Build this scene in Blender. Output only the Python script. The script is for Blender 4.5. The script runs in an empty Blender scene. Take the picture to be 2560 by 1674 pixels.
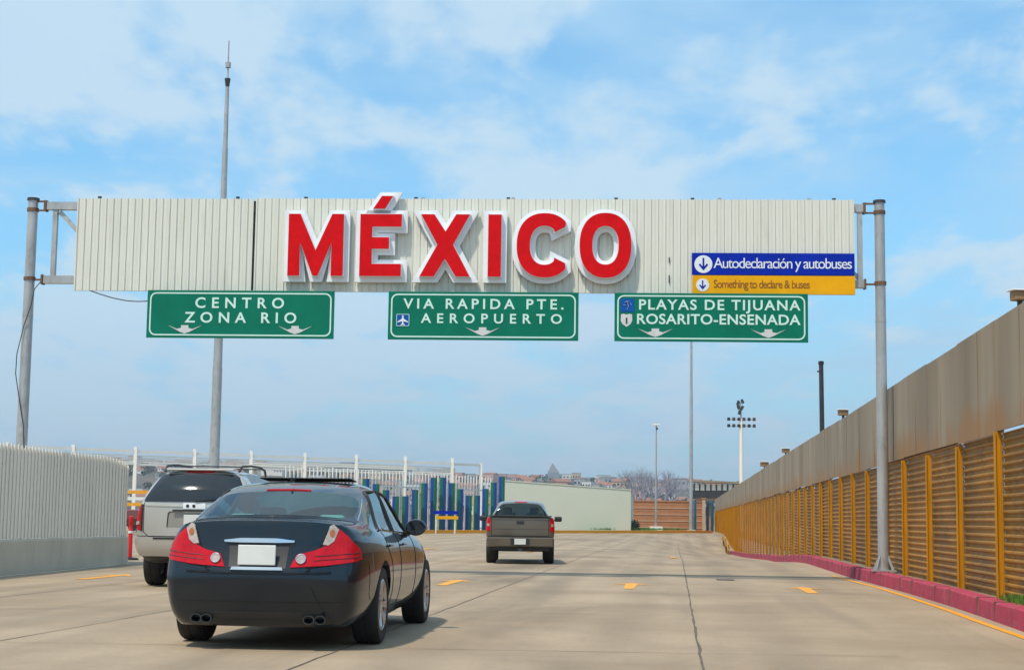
import bpy, bmesh, math, random
from mathutils import Vector, Matrix
from mathutils.bvhtree import BVHTree

rad = math.radians
scene = bpy.context.scene
COL = scene.collection
rng = random.Random(11)

# ------------------------------------------------------------------ camera
CAM_H = 1.17
PITCH, ROLL = math.atan(460 / 4000), 0.0139
cam_data = bpy.data.cameras.new("camera")
cam_data.sensor_width = 36.0
cam_data.lens = 36.0 * 4000 / 2560
cam_data.clip_start = 0.1
cam_data.clip_end = 20000
cam = bpy.data.objects.new("camera", cam_data)
COL.objects.link(cam)
Fw = Vector((0, math.cos(PITCH), math.sin(PITCH)))
U0 = Vector((0, -math.sin(PITCH), math.cos(PITCH)))
R0 = Vector((1, 0, 0))
Rv = math.cos(ROLL) * R0 + math.sin(ROLL) * U0
Uv = -math.sin(ROLL) * R0 + math.cos(ROLL) * U0
cam.matrix_world = Matrix(((Rv.x, Uv.x, -Fw.x, 0), (Rv.y, Uv.y, -Fw.y, 0), (Rv.z, Uv.z, -Fw.z, CAM_H), (0, 0, 0, 1)))
scene.camera = cam

# ------------------------------------------------------------------ light
SUN_EL, SUN_AZ = 60.0, 214.0          # azimuth measured from +Y towards +X: behind and to the left
world = bpy.data.worlds.new("World")
scene.world = world
world.use_nodes = True
wn, wl = world.node_tree.nodes, world.node_tree.links
wn.clear()
def wnode(t, **kw):
    n = wn.new(t)
    for k, v in kw.items():
        setattr(n, k, v)
    return n
sky = wnode('ShaderNodeTexSky', sky_type='NISHITA', sun_disc=False, sun_elevation=rad(SUN_EL), sun_rotation=rad(SUN_AZ),
            air_density=1.0, dust_density=1.2, ozone_density=1.6)
def wmath(op, a, b=None, clamp=False):
    n = wnode('ShaderNodeMath', operation=op, use_clamp=clamp)
    for i, v in enumerate((a, b)):
        if v is None: continue
        if isinstance(v, (int, float)): n.inputs[i].default_value = v
        else: wl.new(v, n.inputs[i])
    return n.outputs[0]
def wmix(f, a, b, blend='MIX'):
    n = wnode('ShaderNodeMix', data_type='RGBA', blend_type=blend)
    for i, v in ((0, f), (6, a), (7, b)):
        if isinstance(v, (int, float)): n.inputs[i].default_value = v
        elif isinstance(v, tuple): n.inputs[i].default_value = (*v, 1)
        else: wl.new(v, n.inputs[i])
    return n.outputs[2]
def wramp(fac, stops):
    n = wnode('ShaderNodeMapRange', interpolation_type='SMOOTHSTEP')
    wl.new(fac, n.inputs[0])
    for i, v in enumerate(stops): n.inputs[1 + i].default_value = v
    return n.outputs[0]
tc = wnode('ShaderNodeTexCoord')
sep = wnode('ShaderNodeSeparateXYZ'); wl.new(tc.outputs['Generated'], sep.inputs[0])
zz = wmath('MAXIMUM', sep.outputs[2], 0.0)
den = wmath('ADD', zz, 0.16)
comb = wnode('ShaderNodeCombineXYZ')
wl.new(wmath('DIVIDE', sep.outputs[0], den), comb.inputs[0])
wl.new(wmath('DIVIDE', sep.outputs[1], den), comb.inputs[1])
def wnoise(scale, detail, rough, dist=0.0, off=(0, 0, 0), sc=(1, 1, 1)):
    mp = wnode('ShaderNodeMapping'); wl.new(comb.outputs[0], mp.inputs[0])
    mp.inputs['Location'].default_value = off; mp.inputs['Scale'].default_value = sc
    n = wnode('ShaderNodeTexNoise'); wl.new(mp.outputs[0], n.inputs['Vector'])
    n.inputs['Scale'].default_value = scale; n.inputs['Detail'].default_value = detail
    n.inputs['Roughness'].default_value = rough; n.inputs['Distortion'].default_value = dist
    return n.outputs[0]
big = wnoise(1.1, 5, 0.55, 0.3, (3.1, 0.4, 0))
puff = wnoise(4.6, 9, 0.55, 0.15, (0.55, 5.2, 0), (1, 0.55, 1))
wisp = wnoise(2.3, 7, 0.56, 0.6, (7.3, 2.2, 0), (0.8, 0.75, 1))
side = wramp(sep.outputs[0], (-0.30, 0.22, 1.0, 0.0))      # the puffs gather on the left of the sky
puff_m = wramp(wmath('ADD', puff, wmath('ADD', wmath('MULTIPLY', side, 0.13), wmath('MULTIPLY', wmath('SUBTRACT', big, 0.5), 0.5))), (0.46, 0.64, 0, 1))
wisp_m = wramp(wmath('ADD', wisp, wmath('MULTIPLY', wmath('SUBTRACT', big, 0.5), 0.8)), (0.31, 0.68, 0, 1))
low = wramp(sep.outputs[2], (0.0, 0.18, 1, 0))
tint = wmix(1.0, sky.outputs[0], (0.80, 1.74, 2.05), 'MULTIPLY')
veil = wmix(wmath('ADD', wmath('MULTIPLY', wisp_m, 0.56), 0.33), tint, (4.4, 7.0, 9.4))
veil2 = wmix(wmath('MULTIPLY', puff_m, 0.84), veil, (6.0, 7.8, 9.2))
hazec = wmix(wmath('MULTIPLY', low, 0.72), veil2, (4.1, 5.65, 7.3))
bg = wnode('ShaderNodeBackground'); bg.inputs['Strength'].default_value = 0.1
wl.new(hazec, bg.inputs['Color'])
wo = wnode('ShaderNodeOutputWorld'); wl.new(bg.outputs[0], wo.inputs[0])

sun = bpy.data.lights.new("sun", 'SUN')
sun.energy = 3.5
sun.angle = rad(2.6)
sun.color = (1.0, 0.90, 0.76)
sun_o = bpy.data.objects.new("sun", sun)
COL.objects.link(sun_o)
sdir = Vector((math.sin(rad(SUN_AZ)) * math.cos(rad(SUN_EL)), math.cos(rad(SUN_AZ)) * math.cos(rad(SUN_EL)), math.sin(rad(SUN_EL))))
sun_o.rotation_euler = sdir.to_track_quat('Z', 'Y').to_euler()
sun_o.location = sdir * 60
scene.view_settings.view_transform = 'Standard'
scene.view_settings.look = 'None'
scene.view_settings.exposure = 0.0
scene.view_settings.gamma = 1.0
scene.cycles.max_bounces = 8
scene.cycles.transparent_max_bounces = 16

# ------------------------------------------------------------------ helpers
def tag(o, label=None, cat=None, group=None, kind=None):
    if label: o['label'] = label
    if cat: o['category'] = cat
    if group: o['group'] = group
    if kind: o['kind'] = kind
    return o
def empty(name, loc=(0, 0, 0), rz=0.0, label=None, cat=None, group=None, scale=1.0):
    o = bpy.data.objects.new(name, None)
    o.empty_display_size = 0.2
    COL.objects.link(o)
    o.location = loc; o.rotation_euler = (0, 0, rz); o.scale = (scale,) * 3
    return tag(o, label, cat, group)
def copy_tree(o, parent=None):
    c = o.copy(); COL.objects.link(c)
    if parent is not None:
        c.parent = parent
    for ch in list(o.children):
        copy_tree(ch, c)
    return c
def lin(r, g, b):
    f = lambda v: (v / 255 / 12.92) if v <= 10 else ((v / 255 + 0.055) / 1.055) ** 2.4
    return (f(r), f(g), f(b))

class MB:
    """collects shapes, built as one mesh object"""
    def __init__(self):
        self.v, self.f, self.m, self.cm = [], [], [], 0
    def add(self, vs, fs):
        b = len(self.v)
        self.v += [tuple(p) for p in vs]
        for q in fs:
            self.f.append(tuple(i + b for i in q)); self.m.append(self.cm)
    def box(self, c, s, rz=0.0, tilt=None):
        x, y, z = s[0] / 2, s[1] / 2, s[2] / 2
        M = Matrix.Rotation(rz, 3, 'Z')
        if tilt is not None: M = M @ tilt
        vs = [Vector(c) + M @ Vector((sx * x, sy * y, sz * z)) for sz in (-1, 1) for sy in (-1, 1) for sx in (-1, 1)]
        self.add(vs, [(0, 2, 3, 1), (4, 5, 7, 6), (0, 1, 5, 4), (2, 6, 7, 3), (0, 4, 6, 2), (1, 3, 7, 5)])
        return self
    def tube(self, a, b, r0, r1=None, n=12, cap=True):
        r1 = r0 if r1 is None else r1
        a, b = Vector(a), Vector(b)
        d = (b - a).normalized()
        q = d.to_track_quat('Z', 'Y').to_matrix()
        vs = []
        for P, r in ((a, r0), (b, r1)):
            for k in range(n):
                t = 2 * math.pi * k / n
                vs.append(P + q @ Vector((r * math.cos(t), r * math.sin(t), 0)))
        fs = [(k, (k + 1) % n, n + (k + 1) % n, n + k) for k in range(n)]
        if cap:
            fs += [tuple(range(n - 1, -1, -1)), tuple(range(n, 2 * n))]
        self.add(vs, fs)
        return self
    def path(self, pts, r, n=6):
        for a, b in zip(pts[:-1], pts[1:]): self.tube(a, b, r, r, n)
        return self
    def bar(self, a, b, w, h):
        a, b = Vector(a), Vector(b)
        d = b - a
        q = d.to_track_quat('Y', 'Z').to_matrix()
        x, y, z = w / 2, d.length / 2, h / 2
        c = (a + b) / 2
        vs = [c + q @ Vector((sx * x, sy * y, sz * z)) for sz in (-1, 1) for sy in (-1, 1) for sx in (-1, 1)]
        self.add(vs, [(0, 2, 3, 1), (4, 5, 7, 6), (0, 1, 5, 4), (2, 6, 7, 3), (0, 4, 6, 2), (1, 3, 7, 5)])
        return self
    def lathe(self, prof, c=(0, 0, 0), axis='z', n=24):
        """prof: (r, h) pairs"""
        vs = []
        for r, h in prof:
            for k in range(n):
                t = 2 * math.pi * k / n
                p = (r * math.cos(t), r * math.sin(t), h)
                if axis == 'x': p = (h, p[0], p[1])
                vs.append((c[0] + p[0], c[1] + p[1], c[2] + p[2]))
        fs = []
        for i in range(len(prof) - 1):
            for k in range(n):
                fs.append((i * n + k, i * n + (k + 1) % n, (i + 1) * n + (k + 1) % n, (i + 1) * n + k))
        self.add(vs, fs)
        return self
    def build(self, name, mats, parent=None, smooth=False, loc=None, bevel=0.0):
        me = bpy.data.meshes.new(name)
        me.from_pydata(self.v, [], self.f)
        if not isinstance(mats, (list, tuple)): mats = [mats]
        for m in mats: me.materials.append(m)
        for p, i in zip(me.polygons, self.m): p.material_index = i
        bm = bmesh.new(); bm.from_mesh(me)
        bmesh.ops.recalc_face_normals(bm, faces=bm.faces)
        bm.to_mesh(me); bm.free()
        return link_mesh(name, me, parent, smooth, loc, bevel)
def link_mesh(name, me, parent=None, smooth=False, loc=None, bevel=0.0):
    o = bpy.data.objects.new(name, me)
    COL.objects.link(o)
    if parent is not None: o.parent = parent
    if loc is not None: o.location = loc
    if smooth:
        for p in me.polygons: p.use_smooth = True
        try: me.set_sharp_from_angle(angle=rad(38))
        except Exception: pass
    if bevel:
        b = o.modifiers.new('bevel', 'BEVEL'); b.width = bevel; b.segments = 2; b.limit_method = 'ANGLE'
    return o
def evaluated(o):
    """apply the modifiers of o"""
    dg = bpy.context.evaluated_depsgraph_get()
    dg.update()
    me = bpy.data.meshes.new_from_object(o.evaluated_get(dg))
    return me
def part(name, mb, m, parent, **kw): return mb.build(name, m, parent, **kw)

def poly_prism(pts2, y0, y1, holes=()):
    """polygon in the x-z plane (with holes) extruded from y0 (front) to y1; returns MB"""
    cu = bpy.data.curves.new('tmp', 'CURVE'); cu.dimensions = '2D'; cu.fill_mode = 'BOTH'
    for loop in (pts2, *holes):
        s = cu.splines.new('POLY'); s.points.add(len(loop) - 1)
        for p, q in zip(s.points, loop): p.co = (q[0], q[1], 0, 1)
        s.use_cyclic_u = True
    cu.extrude = abs(y1 - y0) / 2
    o = bpy.data.objects.new('tmp', cu); COL.objects.link(o)
    me = evaluated(o)
    mb = MB()
    mb.add([(v.co.x, (y0 + y1) / 2 - v.co.z, v.co.y) for v in me.vertices], [tuple(p.vertices) for p in me.polygons])
    bpy.data.objects.remove(o); bpy.data.curves.remove(cu); bpy.data.meshes.remove(me)
    return mb
def offset_loop(loop, d):
    """mitred outward offset of a counter-clockwise loop"""
    n = len(loop); out = []
    area = sum(loop[i][0] * loop[(i + 1) % n][1] - loop[(i + 1) % n][0] * loop[i][1] for i in range(n))
    sg = 1 if area > 0 else -1
    for i in range(n):
        p0, p1, p2 = (Vector(loop[(i + k) % n]) for k in (-1, 0, 1))
        a, b = (p1 - p0).normalized(), (p2 - p1).normalized()
        na, nb = Vector((a.y, -a.x)) * sg, Vector((b.y, -b.x)) * sg
        h = na + nb
        if h.length < 1e-6: h = na
        h.normalize()
        k = d / max(0.45, h.dot(na))
        out.append(tuple(p1 + h * k))
    return out
CAPS = {}
def lettering(text, x0, x1, z0, z1, y, depth, m, parent, name='lettering', bold=0.0):
    """flat raised writing fitted into a rectangle of the x-z plane, facing -y"""
    cu = bpy.data.curves.new('tmp', 'FONT'); cu.body = text; cu.size = 1.0; cu.extrude = 0.0; cu.offset = bold
    cu.resolution_u = 4
    o = bpy.data.objects.new('tmp', cu); COL.objects.link(o)
    cu.body = 'H'
    hm = evaluated(o); cap = max(v.co.y for v in hm.vertices); bpy.data.meshes.remove(hm)
    cu.body = text
    def dims():
        me = evaluated(o)
        xs = [v.co.x for v in me.vertices]; ys = [v.co.y for v in me.vertices]
        return me, min(xs), max(xs), min(ys), max(ys)
    me, a, b, c, d = dims()
    want = (x1 - x0) / (z1 - z0) * cap * 0.94
    w1 = b - a
    bpy.data.meshes.remove(me)
    cu.space_character = 1.5
    me, a, b, c, d = dims()
    w2 = b - a
    bpy.data.meshes.remove(me)
    cu.space_character = max(0.85, min(4.0, 1.0 + 0.5 * (want - w1) / (w2 - w1))) if w2 > w1 + 1e-5 else 1.0
    me, a, b, c, d = dims()
    sx, sz = (x1 - x0) / (b - a), (z1 - z0) / cap
    mb = MB()
    vs = [(x0 + (v.co.x - a) * sx, y, z0 + v.co.y * sz) for v in me.vertices]
    n = len(vs)
    fs = [tuple(p.vertices) for p in me.polygons]
    # thickness: front faces, and walls on boundary edges
    cnt = {}
    for q in fs:
        for i in range(len(q)):
            e = (q[i], q[(i + 1) % len(q)]); k = (min(e), max(e))
            cnt.setdefault(k, []).append(e)
    vs2 = [(p[0], p[1] + depth, p[2]) for p in vs]
    walls = [(e[0][1], e[0][0], e[0][0] + n, e[0][1] + n) for e in cnt.values() if len(e) == 1]
    mb.add(vs + vs2, fs + walls)
    bpy.data.objects.remove(o); bpy.data.curves.remove(cu); bpy.data.meshes.remove(me)
    return mb.build(name, m, parent)

# ------------------------------------------------------------------ materials
def new_mat(name):
    m = bpy.data.materials.new(name); m.use_nodes = True
    nt = m.node_tree
    return m, nt.nodes, nt.links, nt.nodes['Principled BSDF']
def pm(name, col, rough=0.6, metal=0.0, var=0.12, scale=2.5, bump=0.0, bscale=40.0, coat=0.0, spec=0.5, dirt=None, dirt_amt=0.35, stretch=(1, 1, 1), rvar=0.1):
    """procedural paint: base colour broken by two noises, optional dirt patches and bump"""
    m, N, Lk, b = new_mat(name)
    t = N.new('ShaderNodeTexCoord'); mp = N.new('ShaderNodeMapping'); mp.inputs['Scale'].default_value = stretch
    Lk.new(t.outputs['Object'], mp.inputs[0])
    n1 = N.new('ShaderNodeTexNoise'); n1.inputs['Scale'].default_value = scale; n1.inputs['Detail'].default_value = 6; n1.inputs['Roughness'].default_value = 0.6
    Lk.new(mp.outputs[0], n1.inputs['Vector'])
    mx = N.new('ShaderNodeMix'); mx.data_type = 'RGBA'
    mr = N.new('ShaderNodeMapRange'); mr.inputs[1].default_value = 0.3; mr.inputs[2].default_value = 0.7
    Lk.new(n1.outputs[0], mr.inputs[0]); Lk.new(mr.outputs[0], mx.inputs[0])
    mx.inputs[6].default_value = (*[c * (1 - var) for c in col], 1)
    mx.inputs[7].default_value = (*[min(1, c * (1 + var)) for c in col], 1)
    out = mx.outputs[2]
    if dirt:
        n2 = N.new('ShaderNodeTexNoise'); n2.inputs['Scale'].default_value = scale * 2.7; n2.inputs['Detail'].default_value = 8; n2.inputs['Roughness'].default_value = 0.7
        Lk.new(mp.outputs[0], n2.inputs['Vector'])
        r2 = N.new('ShaderNodeMapRange'); r2.inputs[1].default_value = 0.52; r2.inputs[2].default_value = 0.75; r2.inputs[4].default_value = dirt_amt
        Lk.new(n2.outputs[0], r2.inputs[0])
        m2 = N.new('ShaderNodeMix'); m2.data_type = 'RGBA'
        Lk.new(r2.outputs[0], m2.inputs[0]); Lk.new(out, m2.inputs[6]); m2.inputs[7].default_value = (*dirt, 1)
        out = m2.outputs[2]
    Lk.new(out, b.inputs['Base Color'])
    rr = N.new('ShaderNodeMapRange'); rr.inputs[3].default_value = max(0.02, rough - rvar * rough); rr.inputs[4].default_value = min(1, rough + rvar * rough)
    Lk.new(n1.outputs[0], rr.inputs[0]); Lk.new(rr.outputs[0], b.inputs['Roughness'])
    b.inputs['Metallic'].default_value = metal
    b.inputs['Specular IOR Level'].default_value = spec
    b.inputs['Coat Weight'].default_value = coat
    b.inputs['Coat Roughness'].default_value = 0.04
    if bump:
        n3 = N.new('ShaderNodeTexNoise'); n3.inputs['Scale'].default_value = bscale; n3.inputs['Detail'].default_value = 5
        Lk.new(mp.outputs[0], n3.inputs['Vector'])
        bp = N.new('ShaderNodeBump'); bp.inputs['Strength'].default_value = bump; bp.inputs['Distance'].default_value = 0.02
        Lk.new(n3.outputs[0], bp.inputs['Height']); Lk.new(bp.outputs[0], b.inputs['Normal'])
    return m
def car_paint(name, col, rough=0.28, flake=0.5, coat=0.85):
    m, N, Lk, b = new_mat(name)
    t = N.new('ShaderNodeTexCoord')
    n1 = N.new('ShaderNodeTexNoise'); n1.inputs['Scale'].default_value = 3.0; n1.inputs['Detail'].default_value = 6
    Lk.new(t.outputs['Object'], n1.inputs['Vector'])
    mx = N.new('ShaderNodeMix'); mx.data_type = 'RGBA'
    Lk.new(n1.outputs[0], mx.inputs[0])
    mx.inputs[6].default_value = (*[c * 0.9 for c in col], 1); mx.inputs[7].default_value = (*[c * 1.1 for c in col], 1)
    g = N.new('ShaderNodeNewGeometry')
    m2 = N.new('ShaderNodeMix'); m2.data_type = 'RGBA'
    Lk.new(g.outputs['Backfacing'], m2.inputs[0]); Lk.new(mx.outputs[2], m2.inputs[6]); m2.inputs[7].default_value = (0.02, 0.021, 0.022, 1)   # trim on the inside of the shell
    Lk.new(m2.outputs[2], b.inputs['Base Color'])
    b.inputs['Metallic'].default_value = flake
    b.inputs['Roughness'].default_value = rough
    b.inputs['Coat Weight'].default_value = coat
    b.inputs['Specular IOR Level'].default_value = 0.15
    b.inputs['Coat Roughness'].default_value = 0.035
    return m
def glass(name, tint, refl=1.0, dark=0.0):
    m, N, Lk, b = new_mat(name)
    N.remove(b)
    out = N['Material Output']
    tr = N.new('ShaderNodeBsdfTransparent'); tr.inputs[0].default_value = (*tint, 1)
    gl = N.new('ShaderNodeBsdfGlossy'); gl.inputs['Roughness'].default_value = 0.02
    nz = N.new('ShaderNodeTexNoise'); nz.inputs['Scale'].default_value = 1.6
    bp = N.new('ShaderNodeBump'); bp.inputs['Strength'].default_value = 0.02; Lk.new(nz.outputs[0], bp.inputs['Height']); Lk.new(bp.outputs[0], gl.inputs['Normal'])
    fr = N.new('ShaderNodeFresnel'); fr.inputs[0].default_value = 1.55
    mu = N.new('ShaderNodeMath'); mu.operation = 'MULTIPLY'; mu.use_clamp = True; mu.inputs[1].default_value = refl
    Lk.new(fr.outputs[0], mu.inputs[0])
    ms = N.new('ShaderNodeMixShader')
    Lk.new(mu.outputs[0], ms.inputs[0]); Lk.new(tr.outputs[0], ms.inputs[1]); Lk.new(gl.outputs[0], ms.inputs[2])
    Lk.new(ms.outputs[0], out.inputs[0])
    return m

M = {}
M['galv'] = pm('galvanised_steel', (0.42, 0.43, 0.43), 0.45, 0.35, 0.15, 3, dirt=(0.20, 0.125, 0.08), dirt_amt=0.6, stretch=(1, 1, 0.4))
M['rust'] = pm('rusty_steel', (0.16, 0.085, 0.05), 0.8, 0.0, 0.4, 14, bump=0.2)
M['dark'] = pm('dark_metal', (0.03, 0.03, 0.032), 0.5, 0.0, 0.2, 6)
M['black'] = pm('black_rubber', (0.014, 0.014, 0.015), 0.75, 0.0, 0.2, 9, bump=0.1)
M['cable'] = pm('black_cable', (0.03, 0.03, 0.03), 0.6, 0, 0.1)
M['clad'] = pm('cream_cladding', (0.70, 0.70, 0.62), 0.5, 0.0, 0.05, 1.3, dirt=(0.50, 0.46, 0.37), dirt_amt=0.55, stretch=(2.6, 1, 0.22))
M['red'] = pm('red_sign_paint', (0.66, 0.001, 0.004), 0.38, 0.0, 0.10, 6, dirt=(0.42, 0.003, 0.01), dirt_amt=0.5, spec=0.15)
M['white'] = pm('white_sign_paint', (0.78, 0.81, 0.84), 0.45, 0.0, 0.04, 3, dirt=(0.6, 0.6, 0.58), dirt_amt=0.25)
M['green'] = pm('green_sign_sheet', (0.001, 0.165, 0.10), 0.45, 0.0, 0.10, 2.0, dirt=(0.01, 0.20, 0.14), dirt_amt=0.3, spec=0.15)
M['legend'] = pm('pale_reflective_legend', (0.60, 0.82, 0.75), 0.4, 0.0, 0.05, 5, spec=0.15)
M['arrow'] = pm('grey_white_arrow', (0.62, 0.62, 0.62), 0.4, 0.0, 0.08, 9)
M['blue'] = pm('blue_sign_sheet', (0.001, 0.020, 0.36), 0.4, 0.0, 0.12, 3, spec=0.15)
M['iconblue'] = pm('icon_blue', (0.006, 0.09, 0.36), 0.4, 0.0, 0.1, 5, spec=0.15)
M['amber'] = pm('amber_sign_sheet', (0.84, 0.40, 0.003), 0.42, 0.0, 0.08, 2, dirt=(0.7, 0.3, 0.01), dirt_amt=0.4, spec=0.15)
M['brownink'] = pm('brown_legend', (0.26, 0.10, 0.03), 0.5, 0.0, 0.1, 8, spec=0.15)
M['postyel'] = pm('ochre_fence_paint', (0.50, 0.225, 0.008), 0.5, 0.0, 0.18, 2.2, dirt=(0.30, 0.12, 0.02), dirt_amt=0.5, stretch=(4, 4, 0.7), spec=0.15)
M['lineyel'] = pm('yellow_road_paint', (0.86, 0.36, 0.006), 0.6, 0.0, 0.12, 5, dirt=(0.47, 0.32, 0.17), dirt_amt=0.85)
def sheet_mat():
    m, N, Lk, b = new_mat('weathered_grey_sheet')
    t = N.new('ShaderNodeTexCoord')
    def nz(scale, sc, det=7, rough=0.65):
        q = N.new('ShaderNodeMapping'); q.inputs['Scale'].default_value = sc; Lk.new(t.outputs['Object'], q.inputs[0])
        n = N.new('ShaderNodeTexNoise'); n.inputs['Scale'].default_value = scale; n.inputs['Detail'].default_value = det; n.inputs['Roughness'].default_value = rough
        Lk.new(q.outputs[0], n.inputs['Vector']); return n.outputs[0]
    def mr(f, a, b2, c, d):
        r = N.new('ShaderNodeMapRange'); r.interpolation_type = 'SMOOTHSTEP'; Lk.new(f, r.inputs[0])
        for i, v in enumerate((a, b2, c, d)): r.inputs[i + 1].default_value = v
        return r.outputs[0]
    def mix(f, a, c2):
        x = N.new('ShaderNodeMix'); x.data_type = 'RGBA'; Lk.new(f, x.inputs[0])
        for i, v in ((6, a), (7, c2)):
            if isinstance(v, tuple): x.inputs[i].default_value = (*v, 1)
            else: Lk.new(v, x.inputs[i])
        return x.outputs[2]
    c = mix(mr(nz(0.33, (1, 1, 0.12), 3), 0.35, 0.65, 0, 1), (0.36, 0.285, 0.20), (0.26, 0.20, 0.135))
    c = mix(mr(nz(2.2, (1, 1, 0.06)), 0.5, 0.75, 0, 0.55), c, (0.19, 0.14, 0.09))
    sp = N.new('ShaderNodeSeparateXYZ'); Lk.new(t.outputs['Object'], sp.inputs[0])
    low = mr(sp.outputs[2], 2.45, 3.35, 0.34, 0.0)
    ad = N.new('ShaderNodeMath'); ad.operation = 'ADD'; Lk.new(nz(0.8, (1, 1, 0.35)), ad.inputs[0]); Lk.new(low, ad.inputs[1])
    c = mix(mr(ad.outputs[0], 0.66, 0.92, 0, 0.8), c, (0.34, 0.17, 0.06))       # rust runs from the lower fixings
    Lk.new(c, b.inputs['Base Color']); b.inputs['Roughness'].default_value = 0.62; b.inputs['Specular IOR Level'].default_value = 0.25
    bp = N.new('ShaderNodeBump'); bp.inputs['Strength'].default_value = 0.35; bp.inputs['Distance'].default_value = 0.05
    Lk.new(nz(0.7, (1, 1, 0.5), 3), bp.inputs['Height']); Lk.new(bp.outputs[0], b.inputs['Normal'])
    return m
M['upper'] = sheet_mat()
M['kerb'] = pm('faded_magenta_paint', (0.42, 0.052, 0.095), 0.75, 0.0, 0.16, 2.2, bump=0.2, bscale=25, dirt=(0.36, 0.20, 0.16), dirt_amt=0.85, spec=0.15)
M['wallwhite'] = pm('off_white_steel_sheet', (0.90, 0.82, 0.70), 0.55, 0.0, 0.05, 0.8, dirt=(0.74, 0.67, 0.57), dirt_amt=0.3, stretch=(1, 1, 0.3))
M['wallbase'] = pm('grey_concrete', (0.56, 0.49, 0.38), 0.85, 0.0, 0.10, 1.2, bump=0.15, dirt=(0.42, 0.37, 0.30), dirt_amt=0.5, stretch=(1, 1, 0.4))
M['palewall'] = pm('pale_green_render', (0.58, 0.61, 0.50), 0.8, 0.0, 0.04, 0.15, dirt=(0.52, 0.54, 0.44), dirt_amt=0.3)
M['whitesteel'] = pm('white_steel', (0.80, 0.78, 0.72), 0.5, 0.0, 0.06, 1.0)
M['redplastic'] = pm('red_plastic', (0.66, 0.012, 0.02), 0.45, 0.0, 0.1, 6)
M['tan'] = pm('orange_brown_boards', (0.40, 0.165, 0.065), 0.75, 0.0, 0.14, 0.8, dirt=(0.30, 0.14, 0.07), dirt_amt=0.5)
M['tanlight'] = pm('pale_rail', (0.52, 0.36, 0.24), 0.7, 0, 0.1, 0.8)
M['dirt'] = pm('dry_dirt', (0.24, 0.18, 0.12), 0.95, 0.0, 0.25, 0.6, bump=0.4, bscale=6, dirt=(0.12, 0.12, 0.05), dirt_amt=0.5)
M['chrome'] = pm('bright_chrome', (0.72, 0.73, 0.75), 0.14, 1.0, 0.04, 6)
M['alloy'] = pm('alloy_rim', (0.50, 0.51, 0.53), 0.30, 0.85, 0.06, 8)
M['amberlens'] = pm('amber_bulb', (0.42, 0.14, 0.05), 0.2, 0, 0.2, 20)
M['plate'] = pm('white_plate', (0.66, 0.68, 0.66), 0.5, 0.0, 0.05, 6)
M['taillens'] = pm('red_tail_lens', (0.50, 0.002, 0.010), 0.15, 0.0, 0.25, 14, spec=0.3, coat=0.15)
M['clearlens'] = pm('clear_tail_lens', (0.50, 0.43, 0.37), 0.12, 0.2, 0.2, 22, coat=0.4, dirt=(0.45, 0.15, 0.08), dirt_amt=0.75)
M['trim'] = pm('black_plastic_trim', (0.022, 0.023, 0.025), 0.5, 0, 0.1, 8)
M['gap'] = pm('panel_gap', (0.004, 0.004, 0.004), 0.9, 0, 0.0)
M['seat'] = pm('grey_leather', (0.30, 0.34, 0.32), 0.6, 0, 0.1, 6)
M['bark'] = pm('grey_bark', (0.30, 0.30, 0.36), 0.9, 0, 0.2, 5)
M['leafdark'] = pm('dull_foliage', (0.055, 0.075, 0.045), 0.8, 0, 0.4, 0.05)
M['navy'] = car_paint('dark_navy_paint', (0.003, 0.010, 0.019), 0.3, 0.0, 0.9)
M['silver'] = car_paint('champagne_silver_paint', (0.54, 0.53, 0.49), 0.34, 0.4)
M['bronze'] = car_paint('brown_grey_paint', (0.145, 0.118, 0.088), 0.30, 0.4)
M['glass'] = glass('tinted_green_glass', (0.50, 0.93, 0.90), 1.2)
M['privacy'] = glass('dark_privacy_glass', (0.05, 0.055, 0.06), 1.1)
M['cabglass'] = glass('grey_cab_glass', (0.55, 0.66, 0.66), 0.9)

M['darkglass'] = pm('dark_rear_glass', (0.012, 0.014, 0.018), 0.06, 0.0, 0.1, 3, coat=0.6)
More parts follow.
